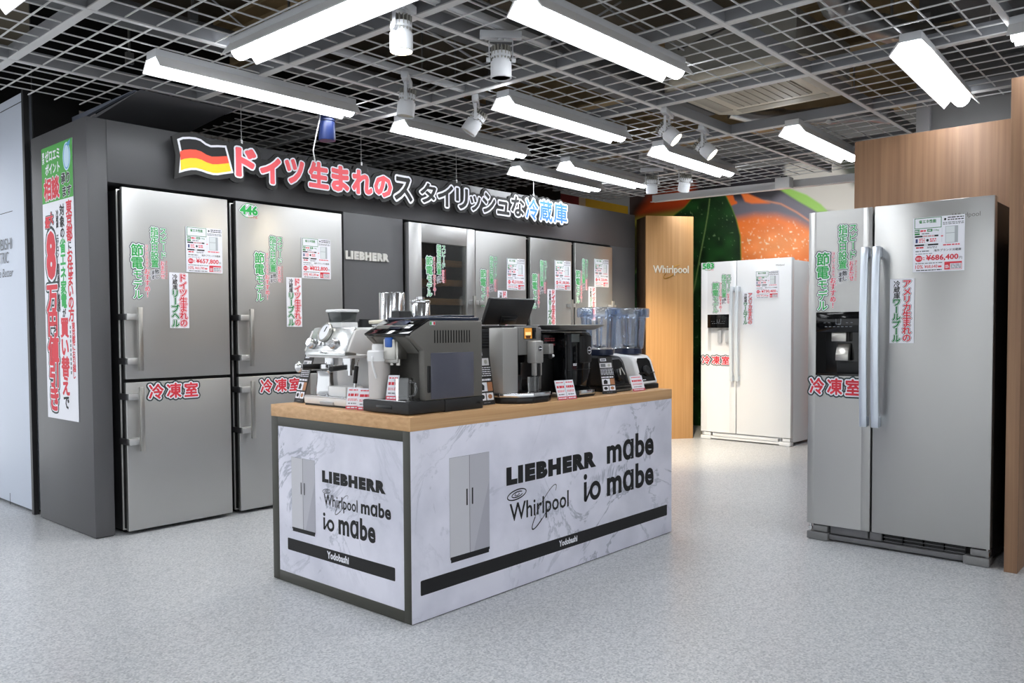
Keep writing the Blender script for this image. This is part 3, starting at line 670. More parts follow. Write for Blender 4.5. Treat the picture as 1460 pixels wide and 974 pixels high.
FLAG = [(2.3819, 2.3129), (2.41, 2.328), (2.4511, 2.3362), (2.49, 2.339), (2.5213, 2.3345), (2.555, 2.316), (2.5871, 2.308), (2.6342, 2.3164), (2.6844, 2.322), (2.6994, 2.2708), (2.727, 2.172), (2.6626, 2.1558), (2.63, 2.146), (2.5993, 2.1429), (2.56, 2.147), (2.5277, 2.154), (2.49, 2.158), (2.4573, 2.1536), (2.42, 2.142), (2.3878, 2.1275), (2.3995, 2.2249)]
def grow(pts, d):
    n = len(pts); out = []
    for i in range(n):
        a, b, c = Vector(pts[i - 1]), Vector(pts[i]), Vector(pts[(i + 1) % n]); e1 = (b - a).normalized(); e2 = (c - b).normalized()
        n1 = Vector((-e1.y, e1.x)); n2 = Vector((-e2.y, e2.x)); m = (n1 + n2); m = m / max(.6, m.length ** 2 / 2)
        out.append((b.x + m.x * d, b.y + m.y * d))
    return out
bk = MB(); Fo = grow(FLAG, .034)
bk.prism([(x - OX, z - OZ) for x, z in Fo], 'Y', -.004, .016)
bk.box(2.72 - OX, 4.20 - OX, -.001, .012, 2.185 - OZ, 2.285 - OZ); bk.box(4.32 - OX, 6.12 - OX, -.001, .012, 2.19 - OZ, 2.29 - OZ)
me0 = bk.bm
for ch, x0, x1, z0, z1, c in SG:   # thick cut-out contour of every character
    V, Fc, _ = glyph(ch, 0, .17); a, b, cc, d = glyph(ch, 0)[2]; sx, sz = (x1 - x0 - .022) / (b - a), (z1 - z0 - .022) / (d - cc)
    fx = [[me0.verts.new((x0 + .011 + (x - a) * sx - OX, y_ + z * .0006, z0 + .011 + (y - cc) * sz - OZ)) for x, y, z in V] for y_ in (-.005, .015)]
    for f in Fc:
        A, B = [fx[0][i] for i in f], [fx[1][i] for i in f]; me0.faces.new(A); me0.faces.new(B[::-1])
        for i in range(len(f)): me0.faces.new((A[i - 1], B[i - 1], B[i], A[i]))
bk.build('backing_board', SIGNBLK, t, ang=20)
p = Print(); p.base = .0125
for ch, x0, x1, z0, z1, c in SG:
    p.text(ch, x0 + .011 - OX, x1 - .011 - OX, z0 + .011 - OZ, z1 - .011 - OZ, (SIGNRED, SIGNBLK, BLUE)[c], 1, (.05, .03, .022)[c], [(.10, PAPER)])
p.build('lettering', t)
p = Print(); p.base = .0065
p.poly([(x - OX, z - OZ) for x, z in grow(FLAG, .007)], PAPER, 0)
inn = grow(FLAG, -.006); p.poly([(x - OX, z - OZ) for x, z in inn], INK, 1)
top = inn[1:9]; bot = [inn[k] for k in (18, 17, 16, 15, 14, 13, 12, 11)]
def mid(k): return [(a[0] * (1 - k) + b[0] * k, a[1] * (1 - k) + b[1] * k) for a, b in zip([inn[0]] + top[:-1] + [inn[8]], [inn[19]] + bot[:-1] + [inn[10]])]
def strip(k0, k1, m, layer):
    a, b = mid(k0), mid(k1)
    for i in range(len(a) - 1): p.poly([(q[0] - OX, q[1] - OZ) for q in (a[i], a[i + 1], b[i + 1], b[i])], m, layer)
strip(.36, .68, mat('flag_red', (236, 84, 62), .55), 2); strip(.66, 1.0, mat('flag_yellow', (250, 214, 40), .55), 3)
p.build('flag', t)
for x in (2.80, 3.745, 4.70, 5.665):
    m = MB(); m.box(x - .05 - OX, x + .05 - OX, .0, .008, 2.29 - OZ, 2.375 - OZ); m.build('hanging_tab', SIGNBLK, t)
    m = MB(); m.cyl((x - OX, .004, 2.365 - OZ), (x - OX, .004, 2.605 - OZ), .0015, 6); m.box(x - .006 - OX, x + .006 - OX, -.001, .009, 2.36 - OZ, 2.385 - OZ); m.build('hanging_wire', WHITE, t)

# ================================================================== REFRIGERATORS IN THE WALL
SHELFW = wood('shelf_beech', (206, 160, 104), (184, 138, 84), .5, 'X')
GLASSD = thin_glass('smoked_glass', (226, 224, 220), .04, .02, .95)
DY = 4.80
def wall_fridge(name, lab, x0, x1, handle, hz, glass=None, group='steel fridges in the display wall'):
    w_ = x1 - x0; t = thing(name, lab, 'refrigerator', (x0, DY, 0), 0, group)
    m = MB(); m.box(.001, w_ - .001, .086, .70, .02, 2.0, .004, mi=0); m.box(.0, w_, .074, .0858, .02, 2.003, .002, mi=1)
    m.build('body', [mat('fridge_side_dark', (58, 58, 60), .4, .4), mat('fridge_edge_steel', (216, 215, 212), .35, .6)], t)
    MB().box(.02, w_ - .02, .09, .68, 0, .02).build('plinth', BLACK, t)
    MB().box(.007, w_ - .007, .029, .0738, .03, 1.995).build('door_gasket', GASKET, t)
    split = (.886, .905)
    lo = MB().box(0, w_, 0, .028, .022, split[0], .004, 3).build('lower_door', STEEL, t)
    if not glass: up_ = MB().box(0, w_, 0, .028, split[1], 2.008, .004, 3).build('upper_door', STEEL, t)
    else:
        g0, g1, gz0, gz1 = glass; m = MB()
        m.box(0, g0, 0, .028, split[1], 2.008, .003); m.box(g1, w_, 0, .028, split[1], 2.008, .003); m.box(g0, g1, 0, .028, gz1, 2.008, .003); m.box(g0, g1, 0, .028, split[1], gz0, .003)
        up_ = m.build('upper_door', STEELW, t); MB().box(g0, g1, .012, .02, gz0, gz1).build('glass_pane', GLASSD, up_)
    for dz, par in ((hz[0], up_), (hz[1], lo)):
        hx = .066 if handle == 'L' else w_ - .066; sg = 1 if handle == 'L' else -1; ex = 0 if handle == 'L' else w_
        h = MB().box(hx - .013, hx + .013, -.064, -.046, dz[0], dz[1], .002).build('handle_bar', SATIN, par)
        for zz in (dz[0] + .055, dz[1] - .055):
            m = MB(); cl = .003 if 4.9 < x0 < 6.4 else .012; xs = sorted((ex - sg * cl * .5, hx + sg * .012)); m.box(xs[0], xs[1], -.048, -.002, zz - .018, zz + .018, .003)
            m.build('handle_bracket', STEELW, h)
            m = MB(); xs = sorted((ex - sg * cl, ex)); m.box(xs[0], xs[1], -.03, .07, zz - .018, zz + .018, .002); m.build('hinge_clip', DKSTEEL, h)
    return t
HZ = ((.955, 1.32), (.49, .86))
wall_fridge('fridge_freezer', 'tall steel fridge freezer at the left end of the charcoal wall, beside banner', 2.072, 2.728, 'L', HZ)
wall_fridge('fridge_freezer', 'wide steel fridge freezer with the round green number sticker in its corner', 2.786, 3.609, 'L', HZ)
HZ2 = ((1.0, 1.46), (.42, .8))
# glass fronted one: open the body so that its shelves show through the pane
t3 = thing('wine_cabinet', 'steel cabinet with dark glass door and wooden shelves inside', 'wine cabinet', (4.238, DY, 0), 0, 'steel fridges in the display wall')
def wine():
    w_ = .729; t = t3
    m = MB(); m.box(.012, .05, .075, .70, .02, 2.0); m.box(w_ - .05, w_ - .012, .075, .70, .02, 2.0); m.box(.05, w_ - .05, .66, .70, .02, 2.0); m.box(.05, w_ - .05, .075, .66, .02, .95); m.box(.05, w_ - .05, .075, .66, 1.93, 2.0)
    m.build('body', mat('dark_cabinet_lining', (40, 38, 36), .6), t)
    MB().box(.02, w_ - .02, .09, .68, 0, .02).build('plinth', BLACK, t)
    m = MB(); m.box(.014, .06, .052, .076, .03, 1.995); m.box(w_ - .06, w_ - .014, .052, .076, .03, 1.995); m.build('door_gasket', GASKET, t)
    lo = MB().box(0, w_, 0, .054, .022, .886, .004, 3).build('lower_door', STEELW, t)
    g0, g1, gz0, gz1 = .132, .632, 1.03, 1.868; m = MB()
    m.box(0, g0, 0, .054, .905, 2.012, .003); m.box(g1, w_, 0, .054, .905, 2.012, .003); m.box(g0, g1, 0, .054, gz1, 2.012, .003); m.box(g0, g1, 0, .054, .905, gz0, .003)
    up_ = m.build('glass_door', STEELW, t); MB().box(g0, g1, .012, .02, gz0, gz1).build('glass_pane', GLASSD, up_)
    for z in (1.70, 1.54, 1.385, 1.25, 1.12):
        s = MB(); s.box(.06, w_ - .06, .085, .11, z, z + .052, .003)
        for k in range(5): s.box(.06, w_ - .06, .14 + k * .1, .17 + k * .1, z + .01, z + .025)
        s.build('shelf', SHELFW, t)
    for dz, par in ((HZ2[0], up_), (HZ2[1], lo)):
        h = MB().box(w_ - .08, w_ - .054, -.064, -.046, dz[0], dz[1], .002).build('handle_bar', SATIN, par)
        for zz in (dz[0] + .055, dz[1] - .055): MB().box(w_ - .078, w_ - .004, -.048, -.002, zz - .018, zz + .018, .003).build('handle_bracket', STEELW, h)
wine()
wall_fridge('fridge_freezer', 'steel fridge directly right of the glass door wine cabinet', 4.976, 5.624, 'L', HZ2)
wall_fridge('fridge_freezer', 'second steel fridge from the right end of the charcoal wall', 5.682, 6.293, 'R', HZ2)
wall_fridge('fridge_freezer', 'rightmost steel fridge in the charcoal wall, above the blue blender jugs', 6.349, 6.972, 'R', HZ2)

# ------------------------------------------------------------------ stickers and price cards (templates share their meshes)
OUT = [(.15, OUTD), (.095, PAPER)]
def P_saving():
    p = Print(); x = .034; z = -.002
    for ch, s in (('節', .072), ('電', .072), ('モ', .056), ('デ', .056), ('ル', .056)):
        p.char(ch, x, z - s / 2, s * .98, GREEN, 1, .018, OUT); z -= s * 1.03
    z = p.column('ヨドバシカメラ', .090, -.002, .019, PINK, 1, .02, [(.1, PAPER)], pitch=.0195)
    p.column('おすすめ！', .090, z - .002, .034, PINK, 1, .02, [(.08, PAPER)], pitch=.034)
    return p.mesh('saving_sticker')
def P_speed():
    p = Print(); p.rect(.048, -.312, .103, -.2, mat('clear_film', (205, 205, 208), .3), 0) if False else None
    p.column('指定日設置', .024, 0, .047, GREEN, 1, .018, OUT, pitch=.0475)
    p.column('スピード', .078, 0, .043, GREEN, 1, .018, OUT, pitch=.047)
    p.column('おまかせ', .070, -.197, .027, PINK, 1, .02, [(.09, PAPER)], pitch=.0265); p.column('ヨドバシカメラに', .093, -.194, .013, PINK, 1, .01, pitch=.0138)
    p.column('致し', .036, -.247, .027, INK, 1, .02, [(.12, PAPER)], pitch=.028); p.column('ます', .012, -.254, .027, INK, 1, .02, [(.12, PAPER)], pitch=.028)
    return p.mesh('delivery_sticker')
def P_plate(red, green):
    p = Print(); p.base = .0022; p.rect(0, -.333, .118, 0, PAPER, 0)
    k = .318 / len(red); p.column(red, .084, -.008, min(.047, k * 1.04), RED, 1, .03, [(.13, OUTD if len(red) == 8 else RED), (.09, PAPER)], pitch=k)
    z = p.column('冷蔵庫', .034, -.010, .031, INK, 1, .02, pitch=.031); k = (.318 + z + .008) / len(green) if False else (z + .326) / len(green)
    p.column(green, .034, z - .001, min(.047, k * 1.04), mat('deep_green_ink', (24, 124, 62), .6), 1, .035, [(.13, mat('deep_green_ink', (24, 124, 62), .6)), (.09, PAPER)], pitch=k)
    p.base = 0; p.slab(0, -.333, .118, 0, PAPER, .002); 
    return p
def P_freezer(w_=.325):
    p = Print()
    for i, ch in enumerate('冷凍室'): p.char(ch, w_ * (i + .5) / 3, -.05, .086, RED, 1, .03, [(.2, OUTD), (.11, PAPER)])
    return p.mesh('freezer_sticker')
def P_number(n):
    p = Print(); p.ellipse(.068, -.05, .062, .046, GREEN, 0); p.ellipse(.068, -.05, .058, .042, PAPER, 1)
    p.text(n, .004, .134, -.078, -.016, GREEN, 2, .05, [(.13, OUTD), (.10, PAPER)]); p.text('リットル', .062, .13, -.098, -.082, PINK, 4, .02); return p.mesh('number_sticker')
def P_price(price, pt, model, seed):
    p = Print(); p.base = .0026; w_, h_ = .236, .275; DG = mat('tag_green', (38, 130, 62), .6)
    p.rect(0, -h_, w_, 0, PAPER, 0)
    p.rect(.006, -.056, .132, -.002, DG, 1); p.rect(.009, -.053, .129, -.005, PAPER, 2); p.text('省エネ性能', .027, .108, -.03, -.012, DG, 3, .03)
    p.ellipse(.148, -.017, .005, .006, INK, 1); p.lines(.16, .232, -.026, -.004, 2, INK, 1, .45, seed); p.lines(.138, .232, -.045, -.03, 2, GREYINK, 1, .5, seed + 1)
    p.rect(.007, -.074, .031, -.06, DG, 1); p.lines(.009, .029, -.071, -.063, 1, PAPER, 2, .6, seed); p.lines(.034, .06, -.073, -.062, 1, PINK, 1, .8, seed); p.rect(.066, -.073, .09, -.06, DG, 1); p.lines(.07, .086, -.07, -.063, 1, PAPER, 2, .6, seed); p.text('110kg', .094, .12, -.073, -.063, DG, 1, .01)
    p.rect(.007, -.087, .031, -.078, DG, 1); p.lines(.04, .08, -.086, -.078, 1, GREYINK, 1, .6, seed)
    p.rect(.008, -.099, .118, -.091, INK, 1); p.rect(.045, -.098, .1, -.092, PAPER, 2); p.lines(.047, .098, -.098, -.092, 1, PINK, 3, .5, seed + 2)
    p.rect(.012, -.127, .022, -.107, mat('navy_ink', (60, 70, 120), .6), 1); p.lines(.028, .056, -.128, -.104, 3, PINK, 1, .5, seed + 3); p.ellipse(.068, -.116, .006, .007, INK, 1); p.lines(.079, .108, -.126, -.106, 2, PINK, 1, .6, seed + 1)
    p.rect(.008, -.143, .118, -.135, INK, 1); p.rect(.052, -.142, .07, -.136, PAPER, 2)
    p.lines(.014, .05, -.156, -.147, 1, RED, 1, .8, seed); p.lines(.066, .112, -.158, -.147, 2, GREYINK, 1, .5, seed + 4)
    # little fridge picture
    SL = mat('tag_silver', (176, 182, 186), .5); p.rect(.15, -.135, .207, -.052, SL, 1); p.rect(.152, -.085, .192, -.054, mat('tag_pale', (222, 228, 230), .5), 2); p.rect(.152, -.133, .192, -.088, mat('tag_pale', (222, 228, 230), .5), 2)
    p.rect(.134, -.13, .1346, -.06, GREYINK, 1); p.rect(.129, -.104, .141, -.094, PAPER, 2); p.lines(.13, .14, -.103, -.095, 1, PINK, 3, .7, seed); p.lines(.14, .215, -.149, -.14, 1, PINK, 1, .7, seed)
    p.text('海外ブランド冷蔵庫', .098, .222, -.176, -.163, INK, 1, .01); p.lines(.012, .075, -.174, -.166, 1, GREYINK, 1, .7, seed + 5); p.lines(.012, .09, -.186, -.18, 1, GREYINK, 1, .5, seed + 6)
    p.ellipse(.028, -.207, .017, .016, RED, 1); p.lines(.016, .040, -.214, -.2, 2, PAPER, 2, .4, seed); p.lines(.047, .056, -.217, -.198, 2, PINK, 1, .4, seed + 7)
    p.text(price, .062, .21, -.222, -.19, RED, 1, .03); p.text('円', .213, .226, -.219, -.205, INK, 1)
    p.lines(.012, .14, -.235, -.228, 1, GREYINK, 1, .6, seed + 8); p.text('10%', .012, .048, -.258, -.239, RED, 1, .01); p.text(pt, .055, .115, -.258, -.24, RED, 1, .01); p.rect(.118, -.255, .134, -.246, PINK, 1); p.lines(.016, .136, -.27, -.263, 1, INK, 1, .6, seed + 9)
    p.rect(.147, -.268, .226, -.229, RED, 1); p.rect(.173, -.266, .224, -.238, PAPER, 2); p.lines(.176, .222, -.264, -.24, 4, GREYINK, 3, .55, seed + 10); p.lines(.151, .169, -.262, -.244, 3, PAPER, 3, .5, seed)
    p.base = 0; p.slab(0, -h_, w_, 0, PAPER, .0024)
    return p.mesh('price_card')
M_sav, M_spd, M_frz = P_saving(), P_speed(), P_freezer()
M_pg = P_plate('ドイツ生まれの', 'リーブヘル').mesh('origin_plate'); M_pa = P_plate('アメリカ生まれの', 'ワールプール').mesh('origin_plate')
FR = [  # who, saving, delivery, plate, price
    ('leftmost tall steel fridge', (2.119, 1.690), (2.232, 1.795), (2.340, 1.533), (2.448, 1.816), '¥657,800', '¥65,780'),
    ('wide steel fridge with round number sticker', (2.913, 1.693), (3.024, 1.806), (3.146, 1.54), (3.269, 1.814), '¥822,800', '¥82,280'),
    ('dark glass door of wine cabinet', (4.425, 1.764), (4.540, 1.861), None, None, '', ''),
    ('steel fridge right of wine cabinet', (5.03, 1.69), (5.143, 1.808), (5.243, 1.516), (5.362, 1.803), '¥2,310,000', '¥231,000'),
    ('second steel fridge from right wall end', (5.707, 1.686), (5.817, 1.812), (5.921, 1.551), (6.033, 1.824), '¥1,100,000', '¥110,000'),
    ('rightmost steel fridge of charcoal wall', (6.356, 1.75), (6.458, 1.863), (6.56, 1.597), (6.662, 1.876), '¥1,320,000', '¥132,000')]
GSAV, GSPD, GPLT, GPRC, GFRZ = 'green energy saving stickers', 'green delivery stickers', 'white origin plates', 'fridge price cards', 'red freezer stickers'
def stick(me, name, cat, lab, loc, rotz=0, group=None): return tag(link(name, me, None, loc, (0, 0, rotz)), lab, cat, group)
for i, (who, a, b, c, d, pr_, pt) in enumerate(FR):
    y = DY + (.0115 if i == 2 else -.0003)
    stick(M_sav, 'saving_sticker', 'sticker', 'tall green lettering sticker, left one on ' + who, (a[0], y, a[1]), 0, GSAV)
    stick(M_spd, 'delivery_sticker', 'sticker', 'two column green lettering sticker, upper one on ' + who, (b[0], y, b[1]), 0, GSPD)
    if c: stick(M_pg, 'origin_plate', 'sign', 'narrow white plate with red letters on ' + who, (c[0], DY - .0023, c[1]), 0, GPLT)
    if d: stick(P_price(pr_, pt, 'CNes-4656' if i < 2 else 'SK-4260', 11 * i), 'price_card', 'price card', 'white price card on ' + who, (d[0], DY - .0027, d[1]), 0, GPRC)
stick(M_frz, 'freezer_sticker', 'sticker', 'red three character sticker on lower door of leftmost tall steel fridge', (2.194, DY - .0003, .876), 0, GFRZ)
stick(M_frz, 'freezer_sticker', 'sticker', 'red three character sticker on lower door of wide steel fridge, beside counter', (2.93, DY - .0003, .868), 0, GFRZ)
stick(P_number('446'), 'number_sticker', 'sticker', 'round green 446 sticker in top corner of wide steel fridge', (2.808, DY - .0003, 2.004), 0)

# ================================================================== SIDE BY SIDE REFRIGERATORS
def sbs(lab, loc, rz, w_, gx, zt, zb, depth, disp, hl, hr, hz, DM, BM, HM, white=False):
    t = thing('side_by_side_refrigerator', lab, 'refrigerator', loc, rz)
    MB().box(.006, w_ - .006, .075, depth, .03, zt - .02, .005).build('body', BM, t)
    m = MB()
    for a, b in ((.02, .04), (gx - .03, gx + .03), (w_ - .04, w_ - .02)): m.box(a, b, .05, .0749, zb + .01, zt - .012)
    m.box(.04, w_ - .04, .05, .0749, zb + .01, zb + .03); m.box(.04, w_ - .04, .05, .0749, zt - .03, zt - .012); m.build('door_gasket', GASKET, t)
    x0, x1, z0, z1, zp = disp; m = MB(); e = .006; g = gx - e
    B = .0
    m.box(0, x0, 0, .056, zb, zt, .0035); m.box(x1, g, 0, .056, zb, zt, .0035); m.box(x0 - .004, x1 + .004, .0002, .056, z1, zt - .0035); m.box(x0 - .004, x1 + .004, .0002, .056, zb + .0035, z0)
    m.box(x0 - .004, x1 + .004, .001, .0545, zt - .006, zt); m.box(x0 - .004, x1 + .004, .001, .0545, zb, zb + .005)
    fd = m.build('freezer_door', DM, t)
    cav = BLACK if not white else WHITE
    m = MB(); m.box(x0, x1, .07, .0745, z0, z1); m.box(x0, x0 + .004, .002, .07, z0, zp); m.box(x1 - .004, x1, .002, .07, z0, zp); m.box(x0, x1, .002, .07, z0, z0 + .012)
    for sx, xx in ((1, x0), (-1, x1)):   # rounded lower corners of the opening
        r = .014; q = [(xx, z0), (xx + sx * r, z0)] + [(xx + sx * (r - r * math.sin(a)), z0 + r - r * math.cos(a)) for a in [PI / 2 * k / 6 for k in range(1, 6)]] + [(xx, z0 + r)]
        m.prism(q if sx > 0 else q[::-1], 'Y', -.0005, .01)
    m.build('dispenser_recess', GLOSSB if not white else WHITE, fd)
    pm = MB(); pm.box(x0 - .001, x1 + .001, -.0025, .0695, zp, z1, .004); pn = pm.build('dispenser_panel', GLOSSB, fd)
    p = Print(); p.base = .0028; cx = (x0 + x1) / 2; IC = mat('panel_icon', (150, 156, 164), .5); zz = (zp + z1) / 2
    p.rect(cx - .014, zz - .012, cx - .012, zz + .018, IC); p.rect(cx + .012, zz - .012, cx + .014, zz + .018, IC); p.rect(cx - .014, zz - .012, cx + .014, zz - .010, IC)
    for k in (-3, -2, 2, 3): p.rect(cx + k * .024 - .008, zz - .004, cx + k * .024 + .004, zz - .0025, IC)
    for k in range(-3, 4): p.rect(cx + k * .022 - .007, zz - .026, cx + k * .022 + .006, zz - .0235, IC)
    p.build('panel_icons', pn)
    k = (x1 - x0) / .245
    if not white:
        MB().box(cx - .045 * k, cx + .035 * k, .018, .0695, zp - .05, zp - .001, .004).build('ice_chute', SATIN, fd)
        MB().prism([(.03, zp - .10), (.055, zp - .06), (.069, zp - .06), (.05, zp - .155), (.022, zp - .155), (.022, zp - .12)], 'X', cx - .025, cx + .045, .004).build('paddle', SATIN, fd)
        MB().box(cx - .03, x1 - .006, .06, .0695, z0 + .012, zp - .16, .002).build('back_plate', SOFTB, fd)
    else:
        for dx in (-.03, .06): MB().box(cx + dx, cx + dx + .045, .03, .06, zp - .16, zp - .02, .01).build('paddle', mat('pale_paddle', (190, 194, 198), .3), fd)
    rd = MB().box(gx + .004, w_, 0, .056, zb, zt, .0035).build('fridge_door', DM, t)
    for (a, b), par in ((hl, fd), (hr, rd)):
        n = 20; outer = []; inner = []
        for i in range(n + 1):
            u = i / n; z = hz[0] + (hz[1] - hz[0]) * u; bow = .058 + .020 * math.sin(PI * u)
            outer.append((-bow, z)); inner.append((-bow + .014, z))
        m = MB(); m.prism(outer + inner[::-1], 'X', a, b, .003)
        for u in (.03, .97):
            z = hz[0] + (hz[1] - hz[0]) * u; m.box(a + .004, b - .004, -.052, -.0005, z - .026, z + .026, .003)
        m.build('handle', HM, par)
    FM = mat('foot_grey', (128, 128, 128), .45, .3) if not white else WHITEP; GM = mat('grille_grey', (104, 104, 106), .5) if not white else WHITEP
    fw_ = .115
    for a in (0.002, w_ - fw_ - .002):
        m = MB(); m.box(a, a + fw_, -.005, .08, .004, zb * .5, .003); m.box(a + .03, a + fw_ - .004, .006, .07, zb * .55, zb - .008, .003); m.box(a + .01, a + fw_ - .01, .0, .07, 0, .005); m.build('front_foot', FM, t)
        hx = a + .013 if a < .1 else a + fw_ - .013
        MB().cyl((hx, .02, zb * .5), (hx, .02, zb - .001), .008, 14).cyl((hx, .02, zb * .62), (hx, .02, zb * .8), .013, 14).build('hinge_pin', CHROME, t)
    m = MB(); m.box(fw_, w_ - fw_, .016, .03, .01, zb * .42, .003); m.box(fw_, w_ - fw_, .05, .06, .01, zb, 0)
    if not white:
        m.box(fw_ + .01, fw_ + .21, .018, .04, zb * .5, zb - .004, .002); m.box(fw_ + .22, fw_ + .28, .02, .04, zb * .5, zb - .004, .002)
    m.build('kick_panel', GM, t)
    m = MB()
    if not white:
        m.box(fw_ + .28, w_ - fw_, .044, .05, zb * .44, zb - .006, mi=0)
        for r_ in range(2):
            for c_ in range(4):
                xa = fw_ + .285 + c_ * (w_ - 2 * fw_ - .285) / 4
                m.box(xa, xa + .003, .03, .046, zb * .44, zb - .006, mi=1)
            m.box(fw_ + .28, w_ - fw_, .03, .046, zb * (.5 + r_ * .22), zb * (.54 + r_ * .22), mi=1)
    else: m.box(fw_ + .02, w_ - fw_ - .02, .012, .02, zb * .46, zb * .9, .002, mi=1)
    m.build('vent_grille', [BLACK, GM], t)
    MB().box(w_ - .05, w_ - .01, .03, .1, zt - .02, zt - .004, .003).build('hinge_cover', FM, t)
    return t
SIDEB = mat('dark_fridge_side', (34, 33, 33), .5)
sbs('large stainless side by side refrigerator with black water dispenser, by the wood post', (4.531, 1.806, 0), -PI / 2, .907, .3455, 1.815, .089, .74,
    (.044, .29, .918, 1.266, 1.155), (.300, .338), (.359, .397), (.655, 1.602), STEEL, SIDEB, mat('handle_aluminium', (214, 222, 232), .3, .85))
sbs('white side by side refrigerator with dispenser, before the orange mural', (7.952, 4.331, 0), -PI / 2 - .022, 1.0, .412, 1.879, .082, .78,
    (.078, .332, .926, 1.327, 1.186), (.366, .398), (.428, .462), (.632, 1.613), WHITEP, WHITEP, mat('handle_white', (214, 222, 228), .25), white=True)
# stickers on them
def onw(me, name, cat, lab, y, z, group=None, off=.0003): return stick(me, name, cat, lab, (4.531 - off, y, z), -PI / 2, group)
WHO = 'large stainless refrigerator by the wood post'
onw(M_sav, 'saving_sticker', 'sticker', 'tall green lettering sticker, left one on ' + WHO, 1.760, 1.595, GSAV)
onw(M_spd, 'delivery_sticker', 'sticker', 'two column green lettering sticker, upper one on ' + WHO, 1.643, 1.735, GSPD)
onw(M_pa, 'origin_plate', 'sign', 'narrow white plate with red letters on ' + WHO, 1.374, 1.431, GPLT, .0023)
onw(P_price('¥686,400', '¥68,640', 'WRS586', 101), 'price_card', 'price card', 'white price card on ' + WHO, 1.264, 1.735, GPRC, .0027)
onw(M_frz, 'freezer_sticker', 'sticker', 'red three character sticker below dispenser of ' + WHO, 1.803, .909, GFRZ).scale = (.9, 1, 1)
WL = Vector((7.952, 4.331, 0)); WR_ = Matrix.Rotation(-PI / 2 - .022, 3, 'Z')
def onwh(me, name, cat, lab, y, z, group=None, off=.0003):
    o = stick(me, name, cat, lab, WL + WR_ @ Vector((4.331 - y, -off, z)), -PI / 2 - .022, group); o.scale = (1.05, 1, 1.0); return o
WHO = 'white refrigerator before the mural'
onwh(M_sav, 'saving_sticker', 'sticker', 'tall green lettering sticker, left one on ' + WHO, 4.195, 1.663, GSAV)
onwh(M_spd, 'delivery_sticker', 'sticker', 'two column green lettering sticker, upper one on ' + WHO, 4.086, 1.742, GSPD)
onwh(M_pa, 'origin_plate', 'sign', 'narrow white plate with red letters on ' + WHO, 3.852, 1.547, GPLT, .0023)
onwh(P_price('¥730,400', '¥73,040', 'WRS581', 131), 'price_card', 'price card', 'white price card on ' + WHO, 3.708, 1.756, GPRC, .0027)
onwh(M_frz, 'freezer_sticker', 'sticker', 'red three character sticker below dispenser of ' + WHO, 4.325, .895, GFRZ)
onwh(P_number('583'), 'number_sticker', 'sticker', 'round green 583 sticker in top corner of ' + WHO, 4.318, 1.888)
# small maker's names on the doors
for par, x, z, w_ in ((bpy.data.objects['fridge_door'], .72, 1.714, .125), (bpy.data.objects['fridge_door.001'], .835, 1.795, .092)):
    p = Print(); p.base = .0003; p.text('Whirlpool', x, x + w_, z, z + w_ * .23, mat('logo_chrome', (112, 108, 104), .4, .5), 1, .0); p.build('maker_name', par)

# ------------------------------------------------------------------ wood partition, pillar
t = thing('wood_partition', 'brown wood partition with end post around the large stainless refrigerator', 'partition', (4.51, .779, 0))
MB().box(0, .89, 0, .0555, 0, 2.351, .001).build('side_panel', WALNUT, t)
MB().box(.85, .89, .057, 1.068, 0, 2.349, .001).build('back_panel', WALNUT, t)
t = thing('wood_pillar', 'pale oak pillar panel with steel lettering between display wall and white refrigerator', 'pillar', (7.90, 4.396, 0), -.655)
MB().box(-.53, 0, 0, .03, 0, 2.372, .001).build('front_panel', LOAK, t)
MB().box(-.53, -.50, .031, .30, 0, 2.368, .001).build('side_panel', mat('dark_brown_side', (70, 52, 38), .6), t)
PL = mat('pillar_letter', (238, 234, 222), .4, .2)
raised('Whirlpool', .40, .105, .010, .01, PL, 'raised_lettering', t, (-.455, 0, 1.745))
m = MB(); pa = []
for k in range(40):
    a = 2 * PI * k / 39; x, z = .115 * math.cos(a), .032 * math.sin(a); pa.append((-.24 + x * math.cos(.62) - z * math.sin(.62), -.006, 1.785 + x * math.sin(.62) + z * math.cos(.62)))
m.tube(pa[2:34], .004, 6); m.build('lettering_swoosh', mat('swoosh_gold', (196, 150, 60), .35, .7), t)

# ================================================================== THE COUNTER
CX, CYY, CL, CW, CH = 2.1645, 2.4541, 1.998, .989, .8333
t = thing('display_counter', 'marble print display counter with oak worktop in the middle of the floor', 'counter', (CX, CYY, 0))
m = MB(); m.box(-.001, CL + .001, -.001, CW + .001, .7775, CH, .0012); m.build('worktop', OAK, t)
m = MB(); m.box(.004, CL, .004, CW - .001, .004, .777); m.build('carcass', mat('carcass_grey', (170, 172, 180), .6), t)
fp = MB().box(.0015, CL, 0, .0035, .004, .7773, .0005).build('front_panel', MARBLE, t)
sp = MB().box(0.0022, .0038, .046, .938, .05, .734, 0).build('side_panel', MARBLE, t)
m = MB(); m.box(0, .0035, .0035, .046, .002, .777, .0008); m.box(0, .0035, .938, CW, .002, .777, .0008); m.box(0, .0035, .046, .938, .734, .777, .0008); m.box(0, .0035, .046, .938, .002, .05, .0008); m.box(.0035, .04, CW - .001, CW, .002, .777)
m.build('side_frame', OLIVE, t)
m = MB(); m.box(.01, CL - .01, .006, CW - .01, 0, .004); m.build('toe_strip', BLACK, t)
SLV = mat('print_silver', (190, 190, 198), .5); SLV2 = mat('print_silver_light', (206, 206, 212), .5); SLV3 = mat('print_silver_mid', (176, 176, 186), .5)
